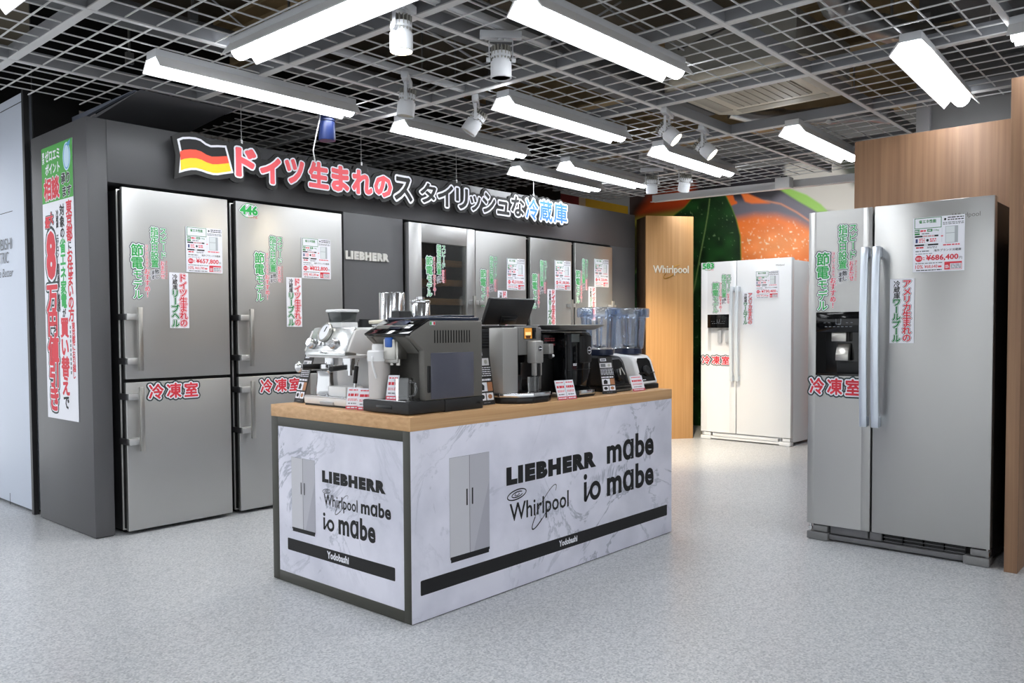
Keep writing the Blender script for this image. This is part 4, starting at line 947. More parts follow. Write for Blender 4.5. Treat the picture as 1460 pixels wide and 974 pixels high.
def mini_fridge(p, x0, x1, z0, z1):
    w_ = x1 - x0; h_ = z1 - z0; zb = z0 + h_ * .055; xm = x0 + w_ * .49
    p.rect(x0 - .001, zb, x1 + .001, z1 + .001, GREYINK, 0); p.rect(x0, zb, xm - .0015, z1, SLV2, 1); p.rect(xm + .0015, zb, x1, z1, SLV, 1)
    p.poly([(xm + .2 * (x1 - xm), zb), (x1, zb), (x1, z0 + h_ * .72)], SLV3, 2)
    p.rect(x0 + .004, z0, x1 - .004, z0 + h_ * .04, INK, 1); p.rect(x0, z0 + h_ * .03, x1, zb, INK, 2)
    for s in (-1, 1): p.rect(xm + s * w_ * .07 - w_ * .017, z0 + h_ * .52, xm + s * w_ * .07 + w_ * .017, z0 + h_ * .68, INK, 3)
def swirl_logo(p, x0, x1, z0, z1, rc, rl, sc, sr):
    """name in the box, a slanted ring round its middle and a little spiral above its first letter"""
    p.text('Whirlpool', x0, x1, z0, z1, INK, 1, .012)
    w_ = rl * .055
    p.ring(rc[0], rc[1], rl, rl * .24, w_ * .55, INK, 2, 44, .80, -.6, 4.9); p.ring(rc[0], rc[1], rl, rl * .24, w_, INK, 2, 30, .80, 2.2, 4.3)
    p.ring(sc[0], sc[1], sr, sr * .36, sr * .09, INK, 1, 40, .12); p.ring(sc[0] + sr * .05, sc[1], sr * .6, sr * .21, sr * .08, INK, 1, 30, .12, .5, 5.9); p.ring(sc[0] + sr * .02, sc[1], sr * .26, sr * .1, sr * .06, INK, 1, 20, .12, 2.0, 7.2)
def io_logo(p, x0, z0, h_):
    w_ = h_ * .175
    p.ellipse(x0 + w_ * .55, z0 + h_ * .93, w_ * .62, w_ * .62, INK, 1)
    p.ring(x0 + h_ * .72, z0 + h_ * .34, h_ * .36, h_ * .36, w_ * 1.0, INK, 1, 40)
    pts = [(x0, z0 + h_ * .74), (x0 + w_, z0 + h_ * .74), (x0 + w_, z0 + h_ * .26), (x0 + w_ * 1.4, z0 + h_ * .2), (x0 + h_ * .44, z0 + h_ * .58), (x0 + h_ * .56, z0 + h_ * .64)]
    p.poly([(x0, z0 + h_ * .74), (x0, z0 + h_ * .1), (x0 + w_, z0 + h_ * .1), (x0 + w_, z0 + h_ * .74)], INK, 1)
    p.poly([(x0 + w_ * .2, z0 - h_ * .0), (x0 + w_ * .9, z0), (x0 + h_ * .60, z0 + h_ * .60), (x0 + h_ * .46, z0 + h_ * .58)], INK, 2)
    p.ellipse(x0 + w_ * .5, z0 + h_ * .09, w_ * .5, w_ * .5, INK, 2)
def rrect(p, x0, z0, x1, z1, r, m, layer):
    q = []
    for cx, cz, a0 in ((x1 - r, z1 - r, 0), (x0 + r, z1 - r, PI / 2), (x0 + r, z0 + r, PI), (x1 - r, z0 + r, 1.5 * PI)):
        q += [(cx + r * math.cos(a0 + PI / 2 * k / 5), cz + r * math.sin(a0 + PI / 2 * k / 5)) for k in range(6)]
    p.poly(q, m, layer)
# long front (x measured from the near corner)
p = Print(); o = CX
mini_fridge(p, 2.378 - o, 2.618 - o, .205, .646)
p.text('LIEBHERR', 2.731 - o, 3.406 - o, .479, .561, INK, 1, .085, sp=1.24, crisp=True)
swirl_logo(p, 2.752 - o, 3.187 - o, .286, .393, (2.998 - o, .342), .130, (2.802 - o, .430), .068)
p.text('mɑbe', 3.512 - o, 3.966 - o, .477, .612, INK, 1, .034, sp=1.05, crisp=True); p.text('mɑbe', 3.512 - o, 3.966 - o, .308, .447, INK, 1, .034, sp=1.05, crisp=True)
io_logo(p, 3.312 - o, .312, .135)
rrect(p, 2.211 - o, .108, 4.112 - o, .170, .006, INK, 0); p.text('Yodobashi', 3.110 - o, 3.256 - o, .126, .157, PAPER, 1, .04)
p.build('printed_logos', fp, (0, -.0003, 0))
# short side (local x runs from the far corner to the near corner)
p = Print(); Y0 = CYY + CW; f = lambda y: Y0 - y
mini_fridge(p, f(3.285), f(3.103), .252, .596)
p.text('LIEBHERR', .396, .826, .508, .5605, INK, 1, .085, sp=1.24, crisp=True)
swirl_logo(p, .407, .646, .389, .458, (.535, .4225), .066, (.428, .470), .030)
p.text('mɑbe', .669, .864, .405, .466, INK, 1, .034, sp=1.05, crisp=True); p.text('mɑbe', .511, .763, .291, .386, INK, 1, .034, sp=1.05, crisp=True)
io_logo(p, .401, .296, .074)
rrect(p, f(3.324), .158, f(2.557), .214, .006, INK, 0); p.text('Yodobashi', f(3.017), f(2.862), .171, .204, PAPER, 1, .04)
p.build('printed_logos', sp, (.0019, CW, 0), -PI / 2)

# ================================================================== APPLIANCES ON THE COUNTER
CT = CH + .0004
GREYB = mat('anthracite_metal', (112, 110, 105), .42, .3); TANKG = thin_glass('smoked_tank', (120, 124, 160), .08, .05, .8)
CLEARG = mat('clear_glass', (250, 252, 253), .02, trans=1, ior=1.45); MILK = mat('frosted_plastic', (206, 200, 196), .35); SHINE = mat('bright_steel', (215, 216, 218), .16, 1)
# ---- dark bean to cup machine (faces left; x = depth, y = width)
t = thing('coffee_machine', 'dark grey bean coffee machine with milk jug at near corner of counter', 'coffee machine', (2.20, 2.506, CT))
m = MB(); m.prism([(.10, .054), (.436, .054), (.436, .386), (.115, .386), (.012, .335), (.018, .316), (.086, .262), (.092, .054)], 'Y', 0, .034, .006); m.build('side_wall', GREYB, t)
m = MB(); m.prism([(.10, .054), (.436, .054), (.436, .386), (.115, .386), (.012, .335), (.018, .316), (.086, .262), (.092, .054)], 'Y', .25, .284, .006); m.build('side_wall', GREYB, t)
m = MB(); m.box(.17, .434, .035, .249, .054, .384); m.prism([(.05, .37 - .005), (.17, .384), (.17, .25), (.094, .25), (.024, .318)], 'Y', .035, .249); m.build('front_housing', mat('machine_front', (112, 110, 105), .42, .3), t)
m = MB(); m.box(.0, .205, -.002, .292, .004, .054, .006); m.box(-.0015, .02, .10, .20, .022, .036, .001, mi=1); m.build('drip_tray', [SOFTB, GLOSSB], t)
m = MB()
for k in range(9): m.box(.012 + k * .017, .022 + k * .017, .03, .262, .054, .0565)
m.build('tray_grid', SHINE, t)
MB().box(.206, .438, -.001, .285, .0, .0535, .004).build('base', SOFTB, t)
m = MB(); m.prism([(.004, .332), (.012, .322), (.125, .384), (.117, .394)], 'Y', .001, .283, .003); cp = m.build('control_panel', GLOSSB, t)
m = MB(); m.prism([(.030, .3505), (.095, .386), (.0945, .3868), (.0295, .3513)], 'Y', .08, .16); m.build('screen', mat('screen_navy', (14, 22, 44), .1), cp)
m = MB(); m.prism([(.035, .3535), (.062, .3683), (.0615, .369), (.0345, .3542)], 'Y', .03, .06); m.build('icons', PAPER, cp)
MB().box(.12, .43, .012, .272, .386, .401, .005).box(.26, .42, .03, .25, .401, .41, .003).build('top_lid', mat('navy_lid', (40, 48, 66), .2), t)
m = MB(); m.box(.02, .09, .105, .175, .225, .31, .004); m.box(.028, .038, .096, .184, .21, .30, .004); m.cyl((.055, .12, .20), (.055, .12, .23), .01).cyl((.055, .16, .20), (.055, .16, .23), .01); sp_ = m.build('spout', SATIN, t)
MB().box(.014, .03, .118, .162, .275, .318, .006).build('spout_badge', mat('blue_badge', (36, 92, 176), .3), sp_)
m = MB()
for k in range(14): m.box(.147 + k * .0158, .152 + k * .0158, -.0012, .002, .292, .345)
m.build('vent_slots', BLACK, t)
m = MB(); m.box(.125, .38, -.0025, .012, .058, .252, .004); m.build('water_tank_window', mat('tank_violet', (88, 89, 100), .1), t)
MB().box(.104, .126, -.003, .01, .085, .20, .006).build('tank_grip', BLACK, t)
p = Print(); p.base = .0006; p.rect(.122, .367, .152, .381, PAPER, 0); p.rect(.123, .368, .132, .380, GREEN, 1); p.rect(.142, .368, .151, .380, RED, 1); p.rect(.395, .018, .425, .036, PAPER, 0); p.lines(.4, .42, .022, .032, 2, GREYINK, 1, .5); p.build('stickers', t)
mj = thing('milk_jug', 'frosted milk jug with white lid on drip tray of dark coffee machine', 'milk jug', (2.236, 2.728, CT + .0567))
MB().lathe([(.036, 0), (.04, .004), (.043, .15), (.043, .16)], seg=28, sq=.75).build('jar', MILK, mj)
MB().lathe([(.046, .16), (.046, .2), (.04, .206)], seg=28, sq=.75).lathe([(.03, .206), (.03, .228), (.026, .232)], seg=24).build('lid', WHITE, mj)
MB().tube([(-.046, -.01, .18), (-.056, -.02, .16), (-.052, -.03, .12), (-.045, -.036, .09)], .004, 8).tube([(0, -.046, .185), (.03, -.075, .185), (.045, -.085, .18)], .008, 10).build('milk_tube', WHITE, mj)
g = thing('glass_mug', 'clear glass mug under spout of dark coffee machine', 'glass mug', (2.262, 2.60, CT + .0567))
MB().lathe([(.0, .003), (.036, .003), (.036, .09), (.039, .09), (.039, 0), (.0, 0)], seg=32, closed=True).build('cup', CLEARG, g)
MB().tube([(.0, -.038, .078), (.006, -.062, .07), (.008, -.066, .045), (.004, -.058, .022), (0, -.038, .016)], .005, 10).build('handle', CLEARG, g)

# ---- white and chrome espresso machine (faces left)
t = thing('espresso_machine', 'white and chrome espresso machine with round gauge at left end of counter', 'espresso machine', (2.248, 2.955, CT)); t.scale = (1, .885, 1)
m = MB(); m.prism([(0, .006), (.36, .006), (.36, .045), (-.005, .042)], 'Y', 0, .385, .008); m.box(-.009, .01, .12, .235, .008, .022, .002, mi=1); m.build('drip_drawer', [WHITE, mat('drawer_grey', (170, 172, 176), .4)], t)
m = MB(); m.box(-.004, .17, .008, .377, .0425, .046, .001); m.build('tray_grid', SHINE, t)
MB().box(.0, .36, .01, .375, 0, .008).build('feet', BLACK, t)
m = MB(); m.box(.18, .36, .004, .381, .044, .36, .01); m.build('body', WHITE, t)
m = MB(); m.prism([(.185, .225), (.002, .252), (.045, .345), (.07, .352), (.36, .352), (.36, .225)], 'Y', .003, .02, .004); m.build('side_panel', mat('pearl_white', (226, 224, 222), .4), t)
m = MB(); m.prism([(.185, .225), (.002, .252), (.045, .345), (.07, .352), (.36, .352), (.36, .225)], 'Y', .365, .382, .004); m.build('side_panel', mat('pearl_white', (226, 224, 222), .4), t)
m = MB(); m.prism([(.0, .255), (.048, .357), (.062, .362), (.062, .25)], 'Y', .021, .364, .003); m.prism([(-.006, .235), (.0, .256), (.06, .256), (.06, .235)], 'Y', .021, .364, .002); hd = m.build('control_panel', mat('soft_chrome', (226, 228, 228), .24, 1), t)
MB().box(.005, .185, .012, .373, .222, .2345, .006).build('brew_head', WHITE, t)
p = Print(); p.base = .0005; p.text('DēLonghi', .165, .225, .2405, .2505, INK, 1, .03); p.build('maker_name', hd, (-.0062, .39, 0), -PI / 2)
nrm = Vector((-.102, 0, .048)).normalized(); q = nrm.to_track_quat('Z', 'Y').to_matrix()
def onpanel(u, y): return Vector((.0 + .048 * u, y, .255 + .102 * u)) + nrm * .002
gz = MB().lathe([(.046, 0), (.048, .012), (.043, .018), (.040, .012), (0, .012)], onpanel(.78, .235), 32, 0, q).build('gauge', SATIN, t)
MB().lathe([(0, .0125), (.039, .0125), (.039, .0128)], onpanel(.78, .235), 32, 0, q).build('gauge_face', PAPER, gz)
c_ = onpanel(.78, .235) + nrm * .0142; MB().tube([c_, c_ + q @ Vector((.008, .026, 0))], .0022, 6).build('gauge_needle', INK, gz)
for y in (.315, .125): MB().lathe([(.026, 0), (.027, .008), (.022, .026), (.019, .029), (0, .029)], onpanel(.27, y), 24, 0, q).build('dial', SHINE, t)
m = MB()
for k in range(3): m.lathe([(.008, 0), (.008, .006), (0, .006)], onpanel(.27, .185 + k * .035), 14, 0, q)
m.build('buttons', SHINE, t)
m = MB(); m.prism([(.11, .385), (.19, .385), (.2, .432), (.1, .432)], 'Y', .215, .325, .004); m.build('bean_hopper', mat('smoked_hopper', (62, 66, 66), .12), t)
MB().box(.094, .208, .205, .335, .432, .446, .006).build('hopper_lid', WHITE, t)
MB().box(.105, .2, .21, .33, .353, .3845, .004).build('hopper_collar', WHITE, t)
MB().tube([(.22, .03, .353), (.22, .03, .372), (.355, .03, .372), (.355, .355, .372), (.22, .355, .372), (.22, .355, .353)], .005, 8).build('cup_rail', SHINE, t)
MB().cyl((.27, .25, .36), (.27, .25, .392), .036).cyl((.27, .25, .392), (.27, .25, .40), .03).build('tamper_base', SOFTB, t); MB().tube([(.275, .22, .385), (.30, .1, .39), (.32, .02, .386)], .009, 10).build('tamper_handle', mat('ivory_handle', (206, 200, 184), .35), t)
m = MB(); m.cyl((.09, .28, .185), (.09, .28, .222), .034).cyl((.06, .28, .17), (.06, .28, .19), .036); m.build('grinder_head', SHINE, t)
m = MB(); m.cyl((.09, .12, .19), (.09, .12, .222), .036); m.cyl((.09, .12, .165), (.09, .12, .19), .031); m.cyl((.09, .12, .14), (.09, .12, .165), .012); m.build('group_head', SHINE, t)
m = MB(); m.cyl((.06, .28, .18), (-.05, .315, .18), .013, 16); m.cyl((.055, .12, .178), (-.055, .06, .176), .012, 16); m.build('portafilter_handle', BLACK, t)
m = MB(); m.sphere((-.065, .32, .18), .026, sc=(.7, 1, 1)); m.build('handle_knob', CHROME, t)
m = MB(); m.tube([(.08, .03, .222), (.06, .015, .2), (.045, .008, .15), (.04, .012, .06)], .006, 10); m.build('steam_wand', SHINE, t); MB().tube([(.054, .012, .185), (.046, .008, .155), (.042, .010, .11)], .010, 10).build('wand_grip', BLACK, t)
j = thing('milk_pitcher', 'small steel milk pitcher on tray of white espresso machine', 'pitcher', (2.30, 3.185, CT + .0465))
MB().lathe([(.0, 0), (.05, 0), (.053, .008), (.052, .03), (.046, .08), (.046, .108), (.048, .113), (.046, .113), (.044, .08), (.05, .03), (0, .004)], seg=32, closed=True).build('cup', SHINE, j)
MB().tube([(0, .047, .1), (0, .072, .096), (0, .072, .05), (0, .045, .025)], .004, 8).build('handle', SHINE, j)
MB().box(2.262, 2.36, 2.985, 3.12, CT + .0465, CT + .095, .006).build('t', WHITE) if False else None
tb = MB().box(-.05, .05, -.065, .065, 0, .047, .006).build('accessory_box', WHITE, None, (2.312, 3.062, CT + .0465)); tag(tb, 'low white accessory box on tray of white espresso machine', 'box')

# ---- grinder and steel canister behind
t = thing('coffee_grinder', 'tall grinder with polished steel drum and black side block behind dark machine', 'grinder', (2.675, 3.16, CT))
MB().box(-.062, .066, -.066, .075, 0, .20, .012).build('base', SOFTB, t)
MB().lathe([(.064, .2), (.064, .528), (.062, .532), (.058, .532), (.058, .52), (0, .52)], seg=40).build('steel_drum', SHINE, t)
MB().box(-.06, .02, -.125, -.065, .0, .44, .006).build('side_block', SOFTB, t)
MB().box(.064, .082, -.02, .02, .36, .42, .004).cyl((.074, 0, .418), (.074, 0, .44), .012, 14).build('clamp', SOFTB, t)
t = thing('steel_canister', 'polished steel canister with lid knob, right of tall grinder drum', 'canister', (2.825, 3.12, CT))
MB().lathe([(.049, 0), (.051, .004), (.051, .48), (.049, .483)], seg=40).build('body', SHINE, t)
MB().lathe([(.053, .484), (.054, .491), (.052, .497), (.03, .5), (.024, .501), (.024, .514), (.0, .516)], seg=40).build('lid', SHINE, t)

# ---- silver bean to cup machine (faces the viewer's right)
SILV = mat('machine_silver', (176, 175, 172), .38, .5); SILD = mat('machine_silver_dark', (134, 133, 131), .4, .5)
t = thing('silver_coffee_machine', 'silver and black coffee machine with small picture display in middle of counter', 'coffee machine', (2.835, 2.52, CT), math.radians(7)); t.scale = (1.13, 1, 1)
m = MB(); m.box(.012, .288, .10, .36, .022, .355, .01); m.build('body', BLACK, t)
m = MB()
for k in range(11): m.box(.006, .014, .115, .345, .20 + k * .0135, .207 + k * .0135)
m.build('side_louvres', SOFTB, t)
m = MB(); m.prism([(.0, .04), (.095, .028), (.095, .10), (.0, .12)], 'Z', .05, .355, .004); m.build('left_pillar', SILV, t)
m = MB(); m.prism([(.25, .028), (.288, .036), (.288, .10), (.25, .10)], 'Z', .05, .355, .004); m.build('right_pillar', SILD, t)
m = MB(); m.box(.096, .249, .022, .10, .225, .36, .004); hd = m.build('front_fascia', SILD, t)
m = MB(); m.box(.13, .225, .0195, .03, .30, .355, .002); ds = m.build('display', GLOSSB, hd)
p = Print(); p.rect(.132, .303, .19, .353, mat('display_amber', (214, 150, 60), .3, emit=(214, 140, 50), estr=.35), 0); p.poly([(.14, .318), (.182, .318), (.176, .304), (.146, .304)], mat('display_coffee', (110, 56, 20), .3), 1); p.rect(.14, .318, .182, .334, mat('display_cream', (240, 214, 150), .3, emit=(240, 210, 140), estr=.4), 1); p.build('display_picture', ds, (0, .0193, 0))
m = MB(); m.box(.152, .215, -.03, .0215, .185, .292, .006); m.box(.158, .172, -.024, .0, .125, .186, .003); m.box(.196, .21, -.024, .0, .125, .186, .003); so = m.build('coffee_spout', SILV, t)
m = MB(); m.lathe([(.014, 0), (.014, .002), (0, .002)], (.1865, -.0302, .255), 24, 0, Matrix.Rotation(PI / 2, 3, 'X')); b_ = m.build('badge', GLOSSB, so)
m = MB(); m.lathe([(.012, 0), (.0135, .0008), (.0128, .001)], (.1865, -.0323, .255), 24, 0, Matrix.Rotation(PI / 2, 3, 'X'), closed=True); m.box(.176, .197, -.0335, -.0323, .2525, .2575); m.build('badge_ring', PAPER, b_)
MB().box(.165, .205, -.018, -.002, .19, .2, .002).box(.176, .194, -.028, -.01, .12, .182, .002).build('nozzle_insert', BLACK, so)
m = MB(); m.box(.104, .245, .05, .098, .05, .225); m.build('niche', GLOSSB, t)
for k in range(2): MB().cyl((.155 + k * .035, .0, .05), (.155 + k * .035, .0, .12), .013, 18, r1=.016).build('espresso_glass', CLEARG, t)
base = [(.0, .06), (.03, -.02), (.09, -.065), (.2, -.075), (.265, -.045), (.292, .02), (.292, .12), (.0, .12)]
m = MB(); m.prism(base, 'Z', .03, .05, .003); m.build('chrome_tray', CHROME, t)
m = MB(); m.prism([(x * .97 + .004, y * .95 + .004) for x, y in base], 'Z', 0, .0295, .006); m.box(.012, .288, .12, .36, 0, .022); m.build('base', BLACK, t)
MB().box(.004, .296, .05, .355, .356, .366, .004).build('top_cover', SOFTB, t)
m = MB(); m.box(.289, .322, -.012, .03, .225, .275, .004); m.build('milk_spout', SILV, t); MB().box(.289, .318, -.008, .036, .20, .2245, .004).build('milk_spout_mount', BLACK, t); MB().sphere((.326, -.004, .215), .008).build('milk_spout_tip', WHITE, t)

# ---- tilted tablet on its stand
t = thing('tablet_stand', 'black tablet seen from behind, tilted on its stand behind silver coffee machine', 'tablet', (3.30, 3.0, CT))
rx = Matrix.Rotation(math.radians(24), 3, 'X')
MB().box(-.183, .183, -.011, .011, 0, .152, .008, rot=rx).build('tablet', SOFTB, t, (.03, 0, .375))
MB().box(-.065, .065, -.022, -.0115, .01, .055, .003, rot=rx).box(-.05, .05, -.028, -.0225, .02, .04, .002, rot=rx).build('mount', BLACK, t, (.03, 0, .375))
MB().cyl((.03, .085, .01), (.03, .012, .395), .018, 20).build('post', SOFTB, t)
MB().lathe([(.09, 0), (.09, .008), (.084, .011), (0, .011)], (.03, .09, 0), 36).build('foot', SOFTB, t)

# ---- black compact machine
t = thing('black_coffee_machine', 'compact gloss black coffee machine with round steel tray on its top', 'coffee machine', (3.17, 2.53, CT), math.radians(4))
m = MB(); m.box(.0, .36, .10, .36, .02, .33, .012); m.build('body', BLACK, t)
m = MB(); m.box(.13, .365, .012, .102, .02, .33, .014); m.build('front_block', GLOSSB, t)
m = MB(); m.box(.004, .128, .07, .098, .24, .325, .006); m.build('control_panel', GLOSSB, t)
m = MB(); m.box(.25, .355, .0, .03, .17, .315, .01); so = m.build('spout_block', BLACK, t)
m = MB(); m.lathe([(.017, 0), (.0195, .001), (.0185, .0015)], (.325, -.001, .235), 28, 0, Matrix.Rotation(PI / 2, 3, 'X'), closed=True); m.box(.314, .336, -.0022, -.001, .2325, .2375); m.build('badge_ring', PAPER, so)
MB().box(.175, .25, .0095, .0125, .28, .322, .001).build('panel_patch', mat('grey_panel', (86, 92, 92), .15), t)  # flat grey gloss patch on the front block
p = Print(); m2 = mat('dull_red_ink', (120, 40, 46), .5); p.lines(.02, .11, .285, .305, 2, m2, 1, .6); p.lines(.02, .11, .262, .276, 1, m2, 1, .7); p.build('panel_print', t, (0, .0695, 0))
p = Print(); p.lines(.19, .225, .158, .172, 2, PAPER, 1, .6); p.lines(.265, .34, .178, .184, 1, PAPER, 1, .6); p.build('printed_marks', t, (0, .0115, 0))
MB().box(.14, .36, .0105, .0125, .137, .1395).build('panel_seam', SOFTB, t)
m = MB(); m.prism([(.12, -.03), (.30, -.045), (.385, .0), (.385, .05), (.12, .05)], 'Z', .0, .03, .006); m.build('drip_tray', SOFTB, t)
m = MB(); m.prism([(.17, -.04), (.30, -.048), (.388, -.003), (.386, .004), (.30, -.036), (.17, -.028)], 'Z', .014, .036, .001); m.build('chrome_lip', CHROME, t)
MB().box(.01, .35, .03, .35, .332, .342, .004).build('top_cover', SOFTB, t)
o = thing('round_tray', 'shallow round steel tray lying on top of compact black coffee machine', 'tray', (3.425, 2.635, CT + .3425))
MB().lathe([(0, 0), (.135, 0), (.165, .014), (.19, .024), (.19, .0265), (.163, .018), (.134, .003), (0, .003)], seg=48, closed=True).build('dish', mat('tray_steel', (206, 206, 204), .38, .75), o)

# ---- two blenders with blue jugs
JUG = thin_glass('blue_jug_plastic', (250, 252, 255), .07, .07, .99, .5); JUGL = thin_glass('blue_lid_plastic', (238, 244, 253), .12, .1, .98, .55)
def blender(loc, rz, shell, lab, white):
    t = thing('blender', lab, 'blender', loc, rz)
    m = MB(); m.prism([(0, .0), (.0, .028), (.24, .028), (.24, .0)], 'X', -.098, .098, .004); m.build('foot', BLACK, t)
    m = MB(); m.prism([(.004, .028), (.05, .165), (.075, .192), (.20, .205), (.236, .18), (.24, .028)], 'X', -.102, .102, .014, 3); m.build('shell', shell, t)
    tl = Vector((0, .046, .137)).normalized(); nx = Vector((0, -.137, .046)).normalized()
    def P3(x, u, d): return Vector((x, .004, .028)) + Vector((0, .046, .137)) * u + nx * d
    m = MB(); pts = [(-.075, .12), (.075, .12), (.07, .95), (.05, 1.08), (-.05, 1.08), (-.07, .95)]
    A = [m.bm.verts.new(P3(x, u, .0016)) for x, u in pts]; B = [m.bm.verts.new(P3(x, u, -.004)) for x, u in pts]
    m.bm.faces.new(A); m.bm.faces.new(B[::-1])
    for i in range(6): m.bm.faces.new((A[i], B[i], B[(i + 1) % 6], A[(i + 1) % 6]))
    bmesh.ops.recalc_face_normals(m.bm, faces=m.bm.faces[:]); pn = m.build('control_panel', GLOSSB, t)
    q = nx.to_track_quat('Z', 'Y').to_matrix()
    if white:
        MB().lathe([(.030, 0), (.030, .01), (.026, .016), (0, .016)], P3(0, .55, .0018), 30, 0, q).build('dial', SOFTB, pn)
        m = MB(); a, b = P3(-.085, .46, .004), P3(.085, .46, .004); m.tube([a, b], .003, 8); m.build('panel_line', BLACK, pn)
        p = Print(); p.lines(-.06, -.03, 0, .006, 1, PAPER, 1, .7); l = p.build('printed_mark', pn); l.matrix_local = Matrix.Translation(P3(0, .16, .002)) @ Matrix.Rotation(-math.atan2(.046, .137), 4, 'X')
    else:
        MB().lathe([(.034, 0), (.034, .012), (.03, .018), (0, .018)], P3(0, .45, .0018), 30, 0, q).build('dial', BLACK, pn)
        m = MB(); m.tube([P3(-.02, .42, .024), P3(-.006, .66, .024), P3(.008, .70, .024), P3(.026, .42, .024)], .004, 8); m.build('dial_pointer', SATIN, pn)
        MB().prism([(-.002, .006), (.004, .03), (.008, .03), (.004, .004)], 'X', -.1, .1).build('front_strip', SATIN, t)
    # jug with ribbed corners
    rings = [(.074, .232), (.078, .235), (.090, .40), (.096, .43), (.093, .43), (.087, .40), (.075, .24), (.0, .24)]
    m = MB(); m.lathe(rings, (0, .15, 0), 40, 0, None, True, .55); jg = m.build('jug', JUG, t)
    m = MB()
    for sx in (-1, 1):
        for yy in (-.035, .035):
            m.tube([(sx * (.074 + .011 * k / 6) * .98, .15 + yy, .245 + .17 * k / 6) for k in range(7)], .006, 8)
            m.tube([(yy, .15 - sx * (.074 + .011 * k / 6) * .98, .245 + .17 * k / 6) for k in range(7)], .006, 8)
    m.build('jug_ribs', mat('rib_blue', (206, 220, 240), .12, trans=.8), jg)
    m = MB(); m.lathe([(.104, .412), (.108, .415), (.11, .455), (.106, .465), (.09, .468), (.0, .468)], (0, .15, 0), 40, 0, None, True, .55)
    m.box(-.03, .03, .034, .046, .425, .462, .004); m.box(-.126, -.106, .12, .18, .40, .46, .006); m.box(.106, .126, .12, .18, .40, .46, .006); m.build('lid', JUGL, t)
    m = MB(); m.lathe([(.072, .2), (.074, .205), (.072, .232), (.0, .232)], (0, .15, 0), 32, 0, None, False, .7); m.build('collar', mat('navy_collar', (36, 44, 66), .3), t)
    MB().lathe([(.0, .262), (.05, .258), (.052, .25), (.02, .241), (0, .241)], (0, .15, 0), 4).build('blade', SHINE, t)
blender((3.815, 2.56, CT), .06, SOFTB, 'blender with black base and clear blue jug, beside the black coffee machine', False)
blender((4.088, 2.552, CT), .02, WHITE, 'blender with white base and clear blue jug, at far right end of counter', True)

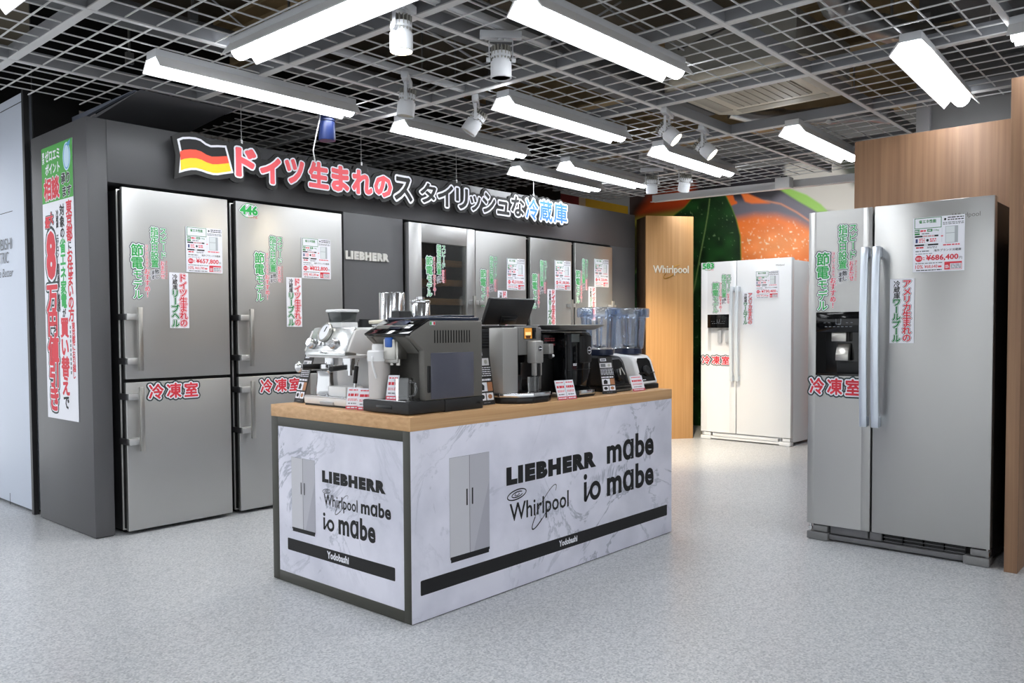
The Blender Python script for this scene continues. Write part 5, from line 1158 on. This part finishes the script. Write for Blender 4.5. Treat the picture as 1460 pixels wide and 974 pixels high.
# ---- small signs and price cards on the counter
def leaning_card(name, lab, loc, rz, w_, h_, lean, kind, seed, group=None, base=PAPER, cat='sign'):
    p = Print(); R2 = random.Random(seed); p.base = .0016
    if kind == 'promo':
        BK = mat('promo_black', (34, 32, 31), .5); OR_ = mat('promo_photo', (176, 120, 84), .5)
        p.rect(0, 0, w_, h_, BK, 0); p.rect(w_ * .12, h_ * .88, w_ * .55, h_ * .95, PAPER, 1); p.rect(w_ * .16, h_ * .9, w_ * .5, h_ * .93, BK, 2)
        p.rect(w_ * .04, h_ * .70, w_ * .9, h_ * .83, mat('promo_pale', (222, 220, 222), .5), 1); p.rect(w_ * .1, h_ * .72, w_ * .45, h_ * .81, GREYINK, 2); p.ellipse(w_ * .7, h_ * .765, w_ * .1, h_ * .04, SATIN, 2)
        p.lines(w_ * .05, w_ * .95, h_ * .5, h_ * .68, 5, PAPER, 1, .38, seed); p.lines(w_ * .05, w_ * .9, h_ * .42, h_ * .47, 1, PAPER, 1, .7, seed + 1)
        p.rect(w_ * .05, h_ * .24, w_ * .62, h_ * .4, PAPER, 1); p.poly([(w_ * .15, h_ * .26), (w_ * .42, h_ * .26), (w_ * .45, h_ * .34), (w_ * .3, h_ * .385), (w_ * .17, h_ * .35)], SOFTB, 2); p.rect(w_ * .64, h_ * .24, w_ * .95, h_ * .4, OR_, 1)
        p.rect(w_ * .06, h_ * .08, w_ * .47, h_ * .21, PAPER, 1); p.rect(w_ * .52, h_ * .08, w_ * .94, h_ * .21, PAPER, 1); p.ellipse(w_ * .26, h_ * .145, w_ * .13, h_ * .04, SOFTB, 2); p.ellipse(w_ * .73, h_ * .145, w_ * .13, h_ * .04, OR_, 2); p.lines(w_ * .3, w_ * .7, h_ * .025, h_ * .05, 1, GREYINK, 1, .6, seed)
        base_ = BK
    elif kind == 'price':
        p.rect(0, 0, w_, h_, PAPER, 0); p.rect(0, 0, w_, h_ * .16, mat('card_red', (206, 74, 92), .55), 1); p.lines(w_ * .1, w_ * .9, h_ * .03, h_ * .13, 1, PAPER, 2, .6, seed)
        p.lines(w_ * .12, w_ * .88, h_ * .84, h_ * .93, 1, PINK, 1, .6, seed + 1); p.lines(w_ * .1, w_ * .9, h_ * .58, h_ * .74, 1, RED, 1, .75, seed + 9)
        p.lines(w_ * .1, w_ * .9, h_ * .38, h_ * .5, 2, PINK, 1, .5, seed + 2); p.lines(w_ * .15, w_ * .8, h_ * .22, h_ * .32, 1, GREYINK, 1, .5, seed + 3); base_ = PAPER
    else:
        p.rect(0, 0, w_, h_, PAPER, 0); p.rect(w_ * .02, h_ * .62, w_ * .98, h_, mat('card_yellow', (226, 198, 58), .5), 1); p.poly([(w_ * .3, h_ * .66), (w_ * .9, h_ * .66), (w_ * .75, h_ * .84), (w_ * .45, h_ * .8)], mat('card_photo', (200, 190, 170), .5), 2)
        p.lines(w_ * .08, w_ * .9, h_ * .48, h_ * .58, 1, INK, 1, .6, seed); p.lines(w_ * .1, w_ * .35, h_ * .28, h_ * .42, 2, INK, 1, .5, seed); p.text('2', w_ * .6, w_ * .75, h_ * .28, h_ * .42, INK, 1, .03); p.lines(w_ * .78, w_ * .9, h_ * .28, h_ * .35, 1, INK, 1, .6, seed); p.rect(0, h_ * .20, w_, h_ * .22, INK, 1); p.lines(w_ * .2, w_ * .75, h_ * .06, h_ * .16, 2, INK, 1, .5, seed); base_ = PAPER
    p.base = 0; p.slab(0, 0, w_, h_, base_, .0014)
    t = thing(name, lab, cat, loc, rz, group)
    c = p.build('card', t); c.rotation_euler = (-lean, 0, 0); c.location = (0, 0, .001)
    m = MB(); d = h_ * math.sin(lean)
    m.prism([(.003, .0), (.003 + d * .75, .0), (.003 + d * .75 + .002, h_ * .6), (.003 + d * .62, h_ * .62)], 'X', w_ * .3, w_ * .7); m.build('easel', mat('easel_grey', (150, 150, 152), .5), t)
    return t
GP, GC = 'black product cards on the counter', 'small red and white price cards on the counter'
leaning_card('product_card', 'tall black product card at left end of counter, before white espresso machine', (2.29, 3.442, CT), -PI / 2 - .1, .088, .25, .28, 'promo', 1, GP)
leaning_card('product_card', 'tall black product card between dark and silver coffee machines', (2.70, 2.59, CT), -.02, .105, .26, .16, 'promo', 2, GP)
leaning_card('product_card', 'tall black product card leaning before the blender with black base', (3.592, 2.535, CT), -.22, .10, .20, .2, 'promo', 3, GP)
leaning_card('menu_card', 'white card with yellow top between silver and black coffee machines', (3.215, 2.66 - .05, CT), 0, .085, .135, .12, 'menu', 4) if False else leaning_card('menu_card', 'white card with yellow top between silver and black coffee machines', (3.25, 2.915, CT), -.1, .105, .155, .1, 'menu', 4)
leaning_card('price_stand', 'left one of two small price cards before white espresso machine', (2.215, 2.935, CT), -PI / 2 + .5, .058, .098, .3, 'price', 5, GC, cat='price card')
leaning_card('price_stand', 'right one of two small price cards before white espresso machine', (2.218, 2.858, CT), -PI / 2 + .5, .058, .098, .3, 'price', 6, GC, cat='price card')
leaning_card('price_stand', 'small price card on drip tray of dark coffee machine, beside glass mug', (2.206, 2.652, CT + .0567), -PI / 2 + .4, .05, .105, .28, 'price', 7, GC, cat='price card')
leaning_card('price_stand', 'left one of two small price cards before black coffee machine', (3.145, 2.482, CT), -.12, .062, .098, .3, 'price', 8, GC, cat='price card')
leaning_card('price_stand', 'right one of two small price cards before black coffee machine', (3.21, 2.474, CT), -.12, .062, .098, .3, 'price', 9, GC, cat='price card')
leaning_card('price_stand', 'small price card at far right of counter, before white blender base', (3.84, 2.507, CT), -.05, .115, .088, .32, 'price', 10, GC, cat='price card')
rb = MB().box(0, .06, 0, .17, 0, .19, .003).build('red_carton', mat('carton_red', (128, 22, 34), .45), None, (3.565, 2.63, CT)) if False else None
